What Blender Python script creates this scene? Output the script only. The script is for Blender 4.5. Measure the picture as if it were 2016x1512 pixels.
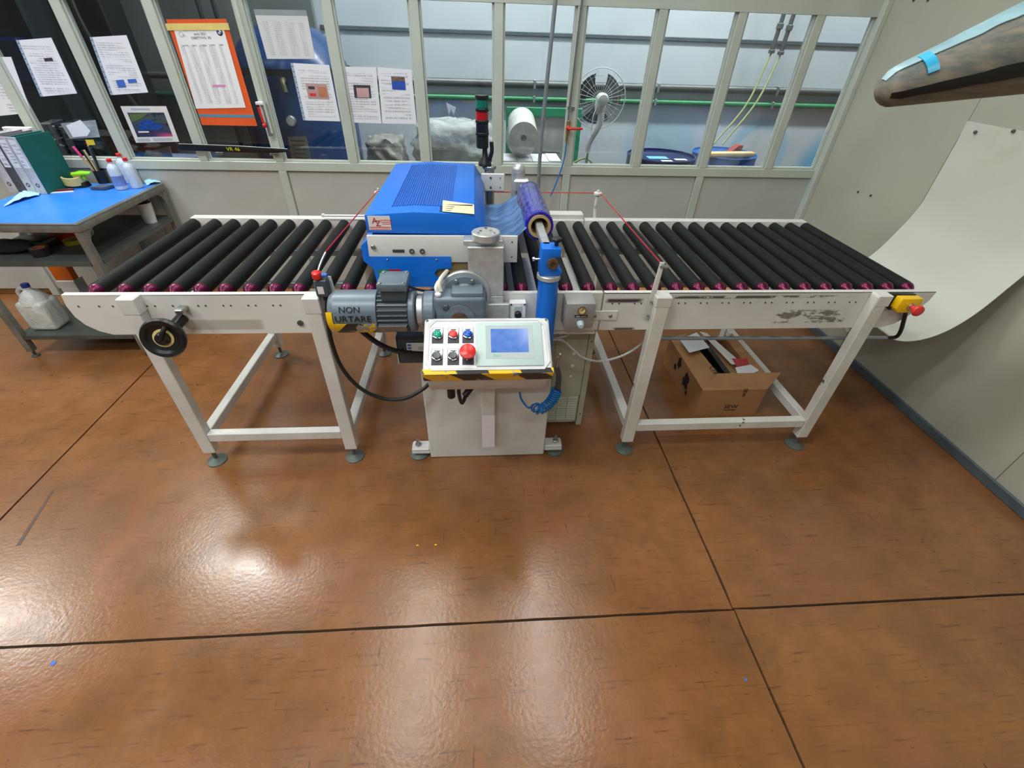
import bpy, bmesh, math, random
from mathutils import Vector, Matrix, noise
random.seed(7)
PI = math.pi
sc = bpy.context.scene
for o in list(bpy.data.objects): bpy.data.objects.remove(o)
COL = sc.collection

# ------------------------------------------------------------------ camera
F_PX = 882.5; PITCH = 0.6618; YAW = 0.0841; ROLL = 0.0344; CAM = Vector((0, 0, 1.7219))
_f = Vector((math.sin(YAW)*math.cos(PITCH), math.cos(YAW)*math.cos(PITCH), -math.sin(PITCH)))
_r0 = Vector((math.cos(YAW), -math.sin(YAW), 0)); _u0 = _r0.cross(_f)
_r = _r0*math.cos(ROLL) + _u0*math.sin(ROLL); _u = _u0*math.cos(ROLL) - _r0*math.sin(ROLL)
cd = bpy.data.cameras.new('camera'); cam = bpy.data.objects.new('camera', cd); COL.objects.link(cam)
cd.sensor_fit = 'HORIZONTAL'; cd.sensor_width = 36; cd.lens = F_PX/2016*36; cd.clip_start = 0.05
cam.matrix_world = Matrix(((_r.x, _u.x, -_f.x, CAM.x), (_r.y, _u.y, -_f.y, CAM.y), (_r.z, _u.z, -_f.z, CAM.z), (0, 0, 0, 1)))
sc.camera = cam
def at(u, v, X=None, Y=None, Z=None):
    """the point of a real plane (X, Y or Z constant) that was measured at photo pixel u, v"""
    d = _f + _r*(u-1008)/F_PX - _u*(v-756)/F_PX
    t = (X-CAM.x)/d.x if X is not None else (Y-CAM.y)/d.y if Y is not None else (Z-CAM.z)/d.z
    return CAM + d*t

# ------------------------------------------------------------------ world, light, exposure
sc.view_settings.view_transform = 'Standard'; sc.view_settings.look = 'None'
sc.view_settings.exposure = 0.22; sc.view_settings.gamma = 1; sc.view_settings.use_curve_mapping = False
w = bpy.data.worlds.new('world'); sc.world = w; w.use_nodes = True
w.node_tree.nodes['Background'].inputs[0].default_value = (0.80, 0.86, 0.92, 1)
w.node_tree.nodes['Background'].inputs[1].default_value = 0.30
LAMP_Z = 4.3
# x, y, z, watts, size x, size y : lamps hung over the hall, and lamps added over the room beyond the partition
LAMPS = [(-2.86, 3.22, 3.5, 50, 1.05, 0.38), (-0.80, 2.25, 4.1, 30, 0.45, 2.0), (0.66, 2.25, 4.1, 28, 0.45, 2.0), (-6.1, 3.0, 4.3, 60, 1.1, 0.45),
         (-0.3, 3.72, 4.6, 125, 1.5, 0.22), (1.7, 3.72, 4.6, 130, 1.5, 0.22), (3.9, 3.72, 4.6, 150, 1.5, 0.22),  # unseen, added to brighten the far wall behind the glass
         (-3.4, 0.4, 4.3, 60, 1.5, 0.25), (-1.3, 0.1, 4.3, 62, 1.5, 0.25), (0.9, -1.2, 4.3, 22, 1.5, 0.25), (-1.0, -2.6, 4.3, 50, 1.5, 0.25), (-4.2, -2.6, 4.3, 45, 1.5, 0.25)]  # the weak one on the right is added to brighten the right wall
for x, y, z, p, sx_, sy_ in LAMPS:
    ld = bpy.data.lights.new('lamp_light', 'AREA'); ld.shape = 'RECTANGLE'; ld.size = sx_; ld.size_y = sy_
    ld.energy = p; ld.color = (0.96, 1.0, 0.97)
    lo = bpy.data.objects.new('lamp_light', ld); COL.objects.link(lo); lo.location = (x, y, z-0.03)

# ------------------------------------------------------------------ object helpers
WL = {}
def wloc(o): return WL.get(o.name, Vector((0, 0, 0))) if o else Vector((0, 0, 0))
def thing(name, label, cat, loc, group=None):
    o = bpy.data.objects.new(name, None); COL.objects.link(o); o.location = loc; o.empty_display_size = 0.05
    WL[o.name] = Vector(loc); o['label'] = label; o['category'] = cat
    if group: o['group'] = group
    return o
def tag(o, label, cat, group=None):
    o['label'] = label; o['category'] = cat
    if group: o['group'] = group
    return o
ASM = None
def O(name, bm, mat, parent=None, smooth=35, label=None, kind=None):
    if ASM is not None: bmesh.ops.transform(bm, matrix=ASM, verts=bm.verts[:])
    if smooth:
        for f in bm.faces: f.smooth = True
    bmesh.ops.recalc_face_normals(bm, faces=bm.faces[:])
    vs = [v.co for v in bm.verts]
    lo = Vector([min(v[i] for v in vs) for i in range(3)]); hi = Vector([max(v[i] for v in vs) for i in range(3)])
    c = (lo+hi)/2
    if parent is None: c.z = lo.z
    bmesh.ops.translate(bm, verts=bm.verts[:], vec=-c)
    me = bpy.data.meshes.new(name); bm.to_mesh(me); bm.free()
    if smooth: me.set_sharp_from_angle(angle=math.radians(smooth))
    for m in (mat if isinstance(mat, (list, tuple)) else [mat]): me.materials.append(m)
    o = bpy.data.objects.new(name, me); COL.objects.link(o)
    o.parent = parent; o.location = c - wloc(parent); WL[o.name] = c.copy()
    if label: o['label'] = label
    if kind: o['kind'] = kind
    return o
def struct(name, bm, mat, smooth=35): return O(name, bm, mat, None, smooth, kind='structure')
def copy_tree(o, delta=None, parent=None, label=None):
    c = o.copy(); COL.objects.link(c)
    if parent: c.parent = parent
    if delta is not None: c.location = o.location + Vector(delta)
    if parent: c.location = c.location + wloc(o.parent) - wloc(parent)
    base = WL.get(o.name)
    if base: WL[c.name] = base + (Vector(delta) if delta is not None else Vector((0, 0, 0)))
    for ch in list(o.children):
        k = ch.copy(); COL.objects.link(k); k.parent = c
    if label: c['label'] = label
    return c
def B(): return bmesh.new()
def _merge(bm, t, M=None):
    if M is not None: bmesh.ops.transform(t, matrix=M, verts=t.verts[:])
    me = bpy.data.meshes.new('t'); t.to_mesh(me); t.free(); bm.from_mesh(me); bpy.data.meshes.remove(me)
def box(bm, x0, x1, y0, y1, z0, z1, b=0.0, M=None, seg=1):
    t = B(); vs = [t.verts.new((x, y, z)) for x in (x0, x1) for y in (y0, y1) for z in (z0, z1)]
    for f in ((0, 1, 3, 2), (4, 6, 7, 5), (0, 4, 5, 1), (2, 3, 7, 6), (0, 2, 6, 4), (1, 5, 7, 3)): t.faces.new([vs[i] for i in f])
    bmesh.ops.recalc_face_normals(t, faces=t.faces[:])
    if b > 0: bmesh.ops.bevel(t, geom=t.edges[:], offset=b, segments=seg, affect='EDGES', profile=0.5)
    _merge(bm, t, M); return bm
def basis(ax):
    ax = Vector(ax).normalized(); a = Vector((0, 0, 1)) if abs(ax.z) < 0.9 else Vector((1, 0, 0))
    u = ax.cross(a).normalized(); return u, ax.cross(u), ax
def lathe(bm, prof, o, ax=(0, 0, 1), n=24, cap=True):
    u, v, a = basis(ax); o = Vector(o); rings = []
    for r, h in prof:
        rings.append([bm.verts.new(o + a*h + (u*math.cos(2*PI*i/n) + v*math.sin(2*PI*i/n))*max(r, 1e-5)) for i in range(n)])
    for p, q in zip(rings, rings[1:]):
        for i in range(n): bm.faces.new((p[i], p[(i+1) % n], q[(i+1) % n], q[i]))
    if cap: bm.faces.new(rings[0][::-1]); bm.faces.new(rings[-1])
    return bm
def cyl(bm, p0, p1, r, n=20, r1=None):
    p0 = Vector(p0); p1 = Vector(p1); L = (p1-p0).length
    return lathe(bm, [(r, 0), (r if r1 is None else r1, L)], p0, p1-p0, n)
def cyb(bm, p0, p1, r, b=0.003, n=24):   # cylinder with chamfered ends
    p0 = Vector(p0); p1 = Vector(p1); L = (p1-p0).length
    return lathe(bm, [(r-b, 0), (r, b), (r, L-b), (r-b, L)], p0, p1-p0, n)
def ringm(bm, r0, r1, h0, h1, o, ax, n=28):   # hollow ring
    u, v, a = basis(ax); o = Vector(o); R_ = []
    for r, h in ((r0, h0), (r1, h0), (r1, h1), (r0, h1)):
        R_.append([bm.verts.new(o + a*h + (u*math.cos(2*PI*i/n) + v*math.sin(2*PI*i/n))*r) for i in range(n)])
    for k in range(4):
        p, q = R_[k], R_[(k+1) % 4]
        for i in range(n): bm.faces.new((p[i], p[(i+1) % n], q[(i+1) % n], q[i]))
    return bm
def spline(pts, per=6):
    P = [Vector(p) for p in pts]; P = [P[0]*2-P[1]] + P + [P[-1]*2-P[-2]]; out = []
    for k in range(1, len(P)-2):
        for j in range(per):
            t = j/per
            out.append(0.5*((2*P[k]) + (P[k+1]-P[k-1])*t + (2*P[k-1]-5*P[k]+4*P[k+1]-P[k+2])*t*t + (3*P[k]-P[k-1]-3*P[k+1]+P[k+2])*t**3))
    out.append(P[-2]); return out
def tube(bm, pts, r, n=8, per=6, raw=False):
    P = [Vector(p) for p in pts] if raw else spline(pts, per)
    t0 = (P[1]-P[0]).normalized(); u, v, _ = basis(t0); rings = []
    for i, p in enumerate(P):
        t = (P[min(i+1, len(P)-1)] - P[max(i-1, 0)]).normalized()
        u = (u - t*u.dot(t)).normalized(); v = t.cross(u)
        rr = r(i/(len(P)-1)) if callable(r) else r
        rings.append([bm.verts.new(p + (u*math.cos(2*PI*j/n) + v*math.sin(2*PI*j/n))*rr) for j in range(n)])
    for p, q in zip(rings, rings[1:]):
        for i in range(n): bm.faces.new((p[i], p[(i+1) % n], q[(i+1) % n], q[i]))
    bm.faces.new(rings[0][::-1]); bm.faces.new(rings[-1]); return bm
def prism(bm, poly, d, b=0.0):
    t = B(); d = Vector(d); a = [t.verts.new(Vector(p)) for p in poly]; c = [t.verts.new(Vector(p)+d) for p in poly]
    n = len(a); t.faces.new(a[::-1]); t.faces.new(c)
    for i in range(n): t.faces.new((a[i], a[(i+1) % n], c[(i+1) % n], c[i]))
    bmesh.ops.recalc_face_normals(t, faces=t.faces[:])
    if b: bmesh.ops.bevel(t, geom=t.edges[:], offset=b, segments=2, affect='EDGES', profile=0.5)
    _merge(bm, t); return bm
def ball(bm, c, r, s=(1, 1, 1), n=16):
    t = B(); bmesh.ops.create_uvsphere(t, u_segments=n, v_segments=n//2+2, radius=r)
    _merge(bm, t, Matrix.Translation(Vector(c)) @ Matrix.Diagonal((s[0], s[1], s[2], 1))); return bm
def sheet(bm, fn, nu, nv, th=0.001):
    g = [[Vector(fn(i/nu, j/nv)) for j in range(nv+1)] for i in range(nu+1)]
    def nrm(i, j):
        a = g[min(i+1, nu)][j]-g[max(i-1, 0)][j]; b = g[i][min(j+1, nv)]-g[i][max(j-1, 0)]
        c = a.cross(b); return c.normalized() if c.length > 0 else Vector((0, 0, 1))
    A = [[bm.verts.new(g[i][j]+nrm(i, j)*th/2) for j in range(nv+1)] for i in range(nu+1)]
    Bv = [[bm.verts.new(g[i][j]-nrm(i, j)*th/2) for j in range(nv+1)] for i in range(nu+1)]
    for i in range(nu):
        for j in range(nv):
            bm.faces.new((A[i][j], A[i+1][j], A[i+1][j+1], A[i][j+1])); bm.faces.new((Bv[i][j], Bv[i][j+1], Bv[i+1][j+1], Bv[i+1][j]))
    for i in range(nu):
        bm.faces.new((A[i][0], Bv[i][0], Bv[i+1][0], A[i+1][0])); bm.faces.new((A[i][nv], A[i+1][nv], Bv[i+1][nv], Bv[i][nv]))
    for j in range(nv):
        bm.faces.new((A[0][j], A[0][j+1], Bv[0][j+1], Bv[0][j])); bm.faces.new((A[nu][j], Bv[nu][j], Bv[nu][j+1], A[nu][j+1]))
    return bm
def frame(o, u, v):
    u = Vector(u).normalized(); v = Vector(v); v = (v-u*v.dot(u)).normalized(); n = u.cross(v); o = Vector(o)
    return Matrix(((u.x, v.x, n.x, o.x), (u.y, v.y, n.y, o.y), (u.z, v.z, n.z, o.z), (0, 0, 0, 1)))
def text(s, size, M, mat, parent, name='lettering', th=0.0006, align='CENTER', sx=1.0, label=None):
    cu = bpy.data.curves.new('t', 'FONT'); cu.body = s; cu.size = size; cu.extrude = th; cu.align_x = align; cu.align_y = 'CENTER'; cu.resolution_u = 3
    to = bpy.data.objects.new('t', cu); me = bpy.data.meshes.new_from_object(to); bpy.data.objects.remove(to); bpy.data.curves.remove(cu)
    bm = B(); bm.from_mesh(me); bpy.data.meshes.remove(me)
    bmesh.ops.transform(bm, matrix=M @ Matrix.Diagonal((sx, 1, 1, 1)), verts=bm.verts[:])
    return O(name, bm, mat, parent, 0, label)

# ------------------------------------------------------------------ materials
def lin(c): return tuple(((x/255)/12.92 if x/255 <= 0.04045 else ((x/255+0.055)/1.055)**2.4) for x in c) + (1,)
class N:
    def __init__(s, name):
        s.m = bpy.data.materials.new(name); s.m.use_nodes = True; s.t = s.m.node_tree; s.p = s.t.nodes['Principled BSDF']; s.out = s.t.nodes['Material Output']
        s.tc = None
    def n(s, t, **k):
        x = s.t.nodes.new(t)
        for a, b in k.items(): setattr(x, a, b)
        return x
    def L(s, a, b): s.t.links.new(a, b)
    def co(s):
        if not s.tc: s.tc = s.n('ShaderNodeTexCoord')
        return s.tc.outputs['Object']
    def noise(s, scale, detail=4, rough=0.55, stretch=(1, 1, 1), off=(0, 0, 0), vec=None):
        mp = s.n('ShaderNodeMapping'); mp.inputs['Scale'].default_value = stretch; mp.inputs['Location'].default_value = off
        s.L(vec or s.co(), mp.inputs[0]); nz = s.n('ShaderNodeTexNoise'); nz.inputs['Scale'].default_value = scale
        nz.inputs['Detail'].default_value = detail; nz.inputs['Roughness'].default_value = rough; s.L(mp.outputs[0], nz.inputs[0]); return nz.outputs['Fac']
    def ramp(s, x, a, b, lo=0.0, hi=1.0):
        r = s.n('ShaderNodeMapRange'); r.inputs[1].default_value = a; r.inputs[2].default_value = b; r.inputs[3].default_value = lo; r.inputs[4].default_value = hi
        s.L(x, r.inputs[0]); return r.outputs[0]
    def math(s, op, a, b=None):
        m = s.n('ShaderNodeMath', operation=op)
        for i, v in enumerate((a, b)):
            if v is None: continue
            if isinstance(v, (int, float)): m.inputs[i].default_value = v
            else: s.L(v, m.inputs[i])
        return m.outputs[0]
    def mix(s, f, a, b):
        m = s.n('ShaderNodeMix', data_type='RGBA')
        for k, v in ((0, f), (6, a), (7, b)):
            if isinstance(v, (int, float, tuple)): m.inputs[k].default_value = v
            else: s.L(v, m.inputs[k])
        return m.outputs[2]
    def xyz(s):
        x = s.n('ShaderNodeSeparateXYZ'); s.L(s.co(), x.inputs[0]); return x.outputs
    def band(s, v, lo, hi, soft=0.004):
        return s.math('MULTIPLY', s.ramp(v, lo-soft, lo+soft), s.ramp(v, hi-soft, hi+soft, 1, 0))
    def bump(s, h, st=0.2, d=0.01):
        b = s.n('ShaderNodeBump'); b.inputs['Strength'].default_value = st; b.inputs['Distance'].default_value = d; s.L(h, b.inputs['Height']); s.L(b.outputs[0], s.p.inputs['Normal'])
def M(name, c, rough=0.5, metal=0.0, var=0.06, scale=8, bump=0.0, bscale=60, spec=None, c2=None, trans=0.0, coat=0.0, emit=None, es=1.0, alpha=None):
    s = N(name); col = lin(c); s.p.inputs['Roughness'].default_value = rough; s.p.inputs['Metallic'].default_value = metal
    if c2 is None: c2 = tuple(max(0, x*(1-var*2.2)) for x in c)
    f = s.ramp(s.noise(scale, 5), 0.3, 0.75); s.L(s.mix(f, col, lin(c2)), s.p.inputs['Base Color'])
    if bump: s.bump(s.noise(bscale, 3), bump)
    if spec is not None: s.p.inputs['Specular IOR Level'].default_value = spec
    if trans: s.p.inputs['Transmission Weight'].default_value = trans
    if coat: s.p.inputs['Coat Weight'].default_value = coat
    if emit: s.p.inputs['Emission Color'].default_value = lin(emit); s.p.inputs['Emission Strength'].default_value = es
    if alpha is not None: s.p.inputs['Alpha'].default_value = alpha
    return s.m
def paint_mat(name, c, chips=0.70, dirt=(120, 112, 100), scale=9, rough=0.42):
    s = N(name); a = s.noise(scale, 8, 0.65); d = s.noise(3, 5, 0.6, off=(3, 1, 2))
    base = s.mix(s.ramp(d, 0.45, 0.8, 0, 0.35), lin(c), lin(dirt)); chip = s.ramp(a, chips, chips+0.02)
    s.L(s.mix(chip, base, lin((70, 62, 60))), s.p.inputs['Base Color']); s.p.inputs['Roughness'].default_value = rough
    return s.m
def film_mat(name, c, mixf, rough=0.15, glossy=0.25):
    s = N(name); tr = s.n('ShaderNodeBsdfTransparent'); tr.inputs[0].default_value = lin(c); s.p.inputs['Base Color'].default_value = lin(c)
    s.p.inputs['Roughness'].default_value = rough; s.p.inputs['Specular IOR Level'].default_value = glossy*2
    wv = s.noise(9, 4, 0.6, stretch=(1, 3, 1)); s.bump(wv, 0.6, 0.02)
    mx = s.n('ShaderNodeMixShader'); s.L(s.ramp(wv, 0.3, 0.7, mixf-0.15, mixf+0.15), mx.inputs[0]); s.L(tr.outputs[0], mx.inputs[1]); s.L(s.p.outputs[0], mx.inputs[2]); s.L(mx.outputs[0], s.out.inputs[0])
    return s.m
WHITE = (214, 212, 207)
m_white = paint_mat('white_paint', WHITE, 0.78)
m_whitec = paint_mat('white_paint_clean', (216, 215, 211), 0.95)
m_whitew = paint_mat('white_paint_worn', (210, 208, 200), 0.665, scale=14)
m_panel = M('beige_panel', (178, 178, 163), 0.5, var=0.03, scale=2)
m_frame = M('frame_paint', (192, 198, 188), 0.4, var=0.03, scale=4)
m_lower = M('partition_panel', (190, 190, 184), 0.45, var=0.04, scale=2.5)
m_foot = M('foot_metal', (104, 112, 106), 0.45, 0.3)
m_black = M('black_plastic', (22, 23, 25), 0.35)
m_blackr = M('black_rubber', (15, 17, 18), 0.6, spec=0.25, var=0.1, scale=14, c2=(22, 27, 25), bump=0.05, bscale=200)
m_purple = M('purple_anodised', (98, 20, 58), 0.3, 0.6)
m_steel = M('steel', (170, 172, 172), 0.35, 0.85)
m_alu = M('aluminium', (206, 208, 208), 0.38, 0.55, scale=30)
m_chrome = M('chrome', (210, 212, 214), 0.15, 1.0)
m_dsteel = M('dark_steel', (95, 98, 98), 0.45, 0.5)
m_galv = M('galvanised', (150, 158, 165), 0.4, 0.5)
m_tsteel = M('table_steel', (138, 136, 128), 0.45, 0.35, var=0.12, scale=12)
m_tshelf = M('table_shelf_steel', (105, 112, 108), 0.4, 0.5, var=0.1)
m_blue = M('machine_blue', (6, 112, 222), 0.38, var=0.04, scale=3)
m_blued = M('machine_blue_rib', (10, 84, 180), 0.5)
m_mat = M('blue_mat', (30, 118, 222), 0.35, var=0.05, scale=3, c2=(62, 136, 226))
m_motor = M('motor_grey', (112, 126, 138), 0.35, 0.1, var=0.08)
m_motord = M('motor_grey_dark', (66, 76, 84), 0.45)
m_red = M('red_plastic', (222, 38, 32), 0.3, var=0.05)
m_yel = M('yellow_plastic', (246, 196, 18), 0.35, var=0.04)
m_orange = M('orange_sheet', (240, 96, 38), 0.5, var=0.04)
m_card = M('cardboard', (170, 122, 78), 0.8, var=0.05, scale=5)
m_cardi = M('cardboard_inner', (186, 138, 92), 0.8, var=0.05, scale=5)
m_paper = M('plain_paper', (232, 232, 238), 0.6, var=0.02)
m_ink = M('ink', (60, 58, 70), 0.6); m_inkb = M('black_ink', (22, 20, 20), 0.7)
m_cream = M('cream_cable', (226, 220, 200), 0.5)
m_greyc = M('light_cable', (205, 205, 200), 0.5)
m_teal = M('teal_light', (10, 120, 100), 0.25); m_redl = M('red_light', (196, 18, 34), 0.25)
m_wcap = M('white_plastic', (226, 228, 228), 0.35, var=0.02)
m_board = M('white_board', (206, 203, 198), 0.5, var=0.04)
m_navy = M('navy_drum', (18, 26, 78), 0.3, var=0.1); m_bdrum = M('blue_drum', (28, 92, 170), 0.35, var=0.06)
m_tank = M('tank_blue', (6, 54, 108), 0.25, var=0.08, scale=2)
m_wood = M('light_wood', (206, 178, 132), 0.7, var=0.06)
m_green = M('green_paint', (22, 128, 90), 0.45); m_gpipe = M('green_pipe', (34, 124, 80), 0.4)
m_dark = M('dark_machine', (34, 42, 48), 0.4, var=0.2, scale=4)
m_dark2 = M('dark_cloth', (52, 56, 58), 0.8, var=0.25, scale=6)
m_sheetw = M('white_flexible_sheet', (226, 225, 216), 0.28, var=0.03, scale=2.5, coat=0.2)
m_cab = M('cabinet_beige', (176, 176, 158), 0.5, var=0.03)
m_film = M('blue_film_roll', (44, 34, 170), 0.16, var=0.2, scale=6, bump=0.5, bscale=22, coat=0.6)
m_core = M('cardboard_core', (190, 162, 112), 0.7)
m_web = film_mat('film_web', (150, 190, 236), 0.36, 0.12, 0.4)
m_plast = film_mat('clear_wrap', (205, 210, 208), 0.5, 0.12)
m_bag = film_mat('milky_wrap', (222, 224, 220), 0.8, 0.2)
m_bottle = film_mat('bottle_plastic', (214, 226, 238), 0.72, 0.2)
m_can = film_mat('canister_plastic', (216, 218, 214), 0.85, 0.3)
m_sleeve = film_mat('clear_sleeve', (220, 225, 230), 0.35, 0.1)
m_cloth = M('light_blue_cloth', (170, 214, 236), 0.9, bump=0.4, bscale=90)
m_coil = M('blue_hose', (10, 116, 196), 0.3)
m_cblue = M('blue_ink', (70, 110, 200), 0.5)
m_screen = M('touch_screen', (70, 104, 176), 0.12, var=0.1, scale=30, c2=(104, 134, 192), emit=(60, 96, 180), es=0.25)
m_bezel = M('screen_bezel', (176, 186, 190), 0.4, var=0.02); m_facia = M('screen_facia', (186, 206, 200), 0.4, var=0.02)
m_face = M('panel_face', (240, 236, 242), 0.35, var=0.01)
m_mgreen = M('green_button', (0, 160, 130), 0.25); m_mblue = M('blue_button', (0, 86, 200), 0.25); m_mred = M('red_button', (232, 60, 56), 0.3, var=0.04)
m_rust = M('rusty_steel', (110, 78, 56), 0.8, var=0.25, scale=25)
m_joint = M('joint_filler', (48, 46, 44), 0.85, var=0.3, scale=25)
m_base = M('base_strip', (84, 96, 104), 0.5, var=0.08)
m_ceil = M('ceiling_grey', (120, 124, 126), 0.8)
m_hall = M('hall_wall_grey', (150, 152, 150), 0.7)
m_tube = M('lamp_tube', (255, 255, 255), 0.5, emit=(245, 255, 250), es=6)
m_hose = M('yellow_green_hose', (140, 150, 100), 0.4)
m_fan = M('fan_grey', (190, 194, 196), 0.4); m_blade = M('fan_blade', (56, 64, 70), 0.5)
m_lime = M('lime_plastic', (140, 215, 20), 0.4); m_pink = M('pink_plastic', (236, 60, 140), 0.4)
m_tape = M('beige_tape', (226, 206, 130), 0.5); m_ytape = M('yellow_tape', (226, 206, 60), 0.5); m_taper = M('masking_tape', (238, 216, 130), 0.6)
m_stick = M('sticker_white', (226, 222, 220), 0.4, var=0.03); m_note = M('note_cream', (226, 214, 178), 0.6, var=0.02)

def m_floor_():
    s = N('resin_floor'); v = s.n('ShaderNodeNewGeometry').outputs['Position']
    def nz(*a, **k): return s.noise(*a, vec=v, **k)
    big = s.ramp(nz(1.3, 6, 0.6), 0.3, 0.72); med = s.ramp(nz(7, 6, 0.65), 0.35, 0.75)
    c = s.mix(big, lin((150, 101, 60)), lin((120, 77, 42))); c = s.mix(s.math('MULTIPLY', med, 0.5), c, lin((100, 64, 38)))
    red = s.ramp(nz(2.2, 4, 0.6, off=(4, 2, 0)), 0.48, 0.75, 0, 0.5); c = s.mix(red, c, lin((142, 88, 64)))
    sm = s.ramp(nz(2.6, 7, 0.7, off=(9, 3, 0)), 0.50, 0.72, 0, 0.65); c = s.mix(sm, c, lin((94, 66, 40)))
    st = s.ramp(nz(5, 5, 0.7, stretch=(1.2, 16, 1)), 0.57, 0.70, 0, 0.75); c = s.mix(st, c, lin((78, 48, 30)))
    st2 = s.ramp(nz(9, 3, 0.6, stretch=(6, 0.7, 1), off=(1, 7, 0)), 0.68, 0.73, 0, 0.6); c = s.mix(st2, c, lin((70, 44, 30)))
    sp = s.ramp(nz(26, 4, 0.7), 0.66, 0.70, 0, 0.7); c = s.mix(sp, c, lin((66, 46, 38)))
    s.L(c, s.p.inputs['Base Color']); s.L(s.ramp(nz(4, 6, 0.7), 0.3, 0.7, 0.17, 0.28), s.p.inputs['Roughness'])
    s.p.inputs['Specular IOR Level'].default_value = 0.55
    b1 = nz(70, 3, 0.5); s.bump(b1, 0.16, 0.003); return s.m
m_floor = m_floor_()
def m_farwall_():
    s = N('far_wall_paint'); p = s.n('ShaderNodeNewGeometry').outputs['Position']; sp = s.n('ShaderNodeSeparateXYZ'); s.L(p, sp.inputs[0]); X, Y, Z = sp.outputs
    c = s.mix(s.ramp(s.noise(1.6, 4, vec=p), 0.35, 0.7), lin((190, 198, 206)), lin((178, 188, 198)))
    def blob(cx, cz, rx, rz, soft):
        a = s.math('POWER', s.math('DIVIDE', s.math('SUBTRACT', X, cx), rx), 2.0); b = s.math('POWER', s.math('DIVIDE', s.math('SUBTRACT', Z, cz), rz), 2.0)
        return s.ramp(s.math('ADD', s.math('ADD', a, b), s.math('MULTIPLY', s.noise(3, 3, vec=p), 0.4)), 1.2-soft, 1.2+soft, 1, 0)
    c = s.mix(s.math('MULTIPLY', blob(3.75, 0.55, 0.62, 0.62, 0.25), 0.9), c, lin((74, 160, 204)))
    c = s.mix(s.math('MULTIPLY', blob(1.75, 0.8, 0.36, 0.45, 0.4), 0.35), c, lin((74, 160, 204)))
    arc = s.math('SUBTRACT', blob(2.72, 0.88, 0.3, 0.3, 0.12), blob(2.72, 0.84, 0.22, 0.24, 0.12))
    c = s.mix(s.math('MULTIPLY', arc, 0.55), c, lin((110, 176, 208)))
    s.L(c, s.p.inputs['Base Color']); s.p.inputs['Roughness'].default_value = 0.5; return s.m
m_far = m_farwall_()
def m_glass_():
    s = N('window_glass'); tr = s.n('ShaderNodeBsdfTransparent'); tr.inputs[0].default_value = (0.88, 0.9, 0.905, 1)
    gl = s.n('ShaderNodeBsdfGlossy'); gl.inputs['Roughness'].default_value = 0.04; gl.inputs[0].default_value = (0.9, 0.95, 1, 1)
    mx = s.n('ShaderNodeMixShader'); lw = s.n('ShaderNodeFresnel'); lw.inputs[0].default_value = 1.5
    sm = s.ramp(s.noise(1.5, 5, 0.6, stretch=(3, 1, 0.6)), 0.3, 0.8, 0.0, 0.06)
    s.L(s.math('ADD', s.math('MULTIPLY', lw.outputs[0], 0.75), sm), mx.inputs[0]); s.L(tr.outputs[0], mx.inputs[1]); s.L(gl.outputs[0], mx.inputs[2]); s.L(mx.outputs[0], s.out.inputs[0]); return s.m
m_glass = m_glass_()
def page(name, w_, h_, lines, seed=0, c=(232, 232, 240), ink=(120, 120, 132), cols=0, base=False):
    """printed page: rows of greyish text in the sheet's own x (width) and z (height)"""
    s = N(name); X, Y, Z = s.xyz(); Z = s.math('SUBTRACT', Z, h_/2 if base else 0.0); row = s.math('FRACT', s.math('MULTIPLY', s.math('ADD', Z, h_/2), lines/h_))
    ln = s.ramp(row, 0.35, 0.5); blk = s.ramp(s.noise(18/h_*0.25, 1, 0.5, stretch=(0.3, 1, 3), off=(seed, 0, seed)), 0.44, 0.5)
    wd = s.ramp(s.noise(260, 1, 0.5, stretch=(1, 1, 0.05), off=(seed, 0, 0)), 0.35, 0.55)
    mk = s.math('MULTIPLY', s.math('MULTIPLY', ln, blk if not cols else 1.0), wd)
    if cols:
        cc = s.math('FRACT', s.math('MULTIPLY', s.math('ADD', X, w_/2), cols/w_)); mk = s.math('MULTIPLY', mk, s.band(cc, 0.18, 0.82, 0.05))
    mk = s.math('MULTIPLY', mk, s.band(X, -w_*0.40, w_*0.40)); mk = s.math('MULTIPLY', mk, s.band(Z, -h_*0.43, h_*(0.28 if cols else 0.42)))
    s.L(s.mix(s.math('MULTIPLY', mk, 0.75), lin(c), lin(ink)), s.p.inputs['Base Color']); s.p.inputs['Roughness'].default_value = 0.45; return s.m
def stripes(name, axis, freq, slope=1.0, wear=0.6):
    s = N(name); X, Y, Z = s.xyz(); a = s.math('ADD', s.math('MULTIPLY', X, freq), s.math('MULTIPLY', (Z if axis == 'Z' else Y), slope*freq))
    f = s.ramp(s.math('FRACT', a), 0.49, 0.51); c = s.mix(f, lin((244, 196, 16)), lin((30, 28, 30)))
    ch = s.ramp(s.noise(16, 7, 0.7), wear, wear+0.015); c = s.mix(ch, c, lin((150, 150, 150))); s.L(c, s.p.inputs['Base Color']); s.p.inputs['Roughness'].default_value = 0.35; return s.m
def m_beam_(name, strips, chips):
    s = N(name); p = s.n('ShaderNodeNewGeometry').outputs['Position']; sp = s.n('ShaderNodeSeparateXYZ'); s.L(p, sp.inputs[0]); X, Y, Z = sp.outputs
    c = s.mix(s.ramp(s.noise(3, 5, vec=p), 0.45, 0.85, 0, 0.35), lin(WHITE), lin((150, 146, 138)))
    n1 = s.noise(22, 8, 0.7, vec=p, stretch=(0.5, 1, 1.5))
    for x0, x1, z0, z1, col, th in strips + chips:
        k = s.math('MULTIPLY', s.math('MULTIPLY', s.band(X, x0, x1, 0.01), s.band(Z, z0, z1, 0.004)), s.ramp(n1, th, th+0.04)); c = s.mix(k, c, lin(col))
    s.L(c, s.p.inputs['Base Color']); s.p.inputs['Roughness'].default_value = 0.42; return s.m
CH = (74, 66, 68)
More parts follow.
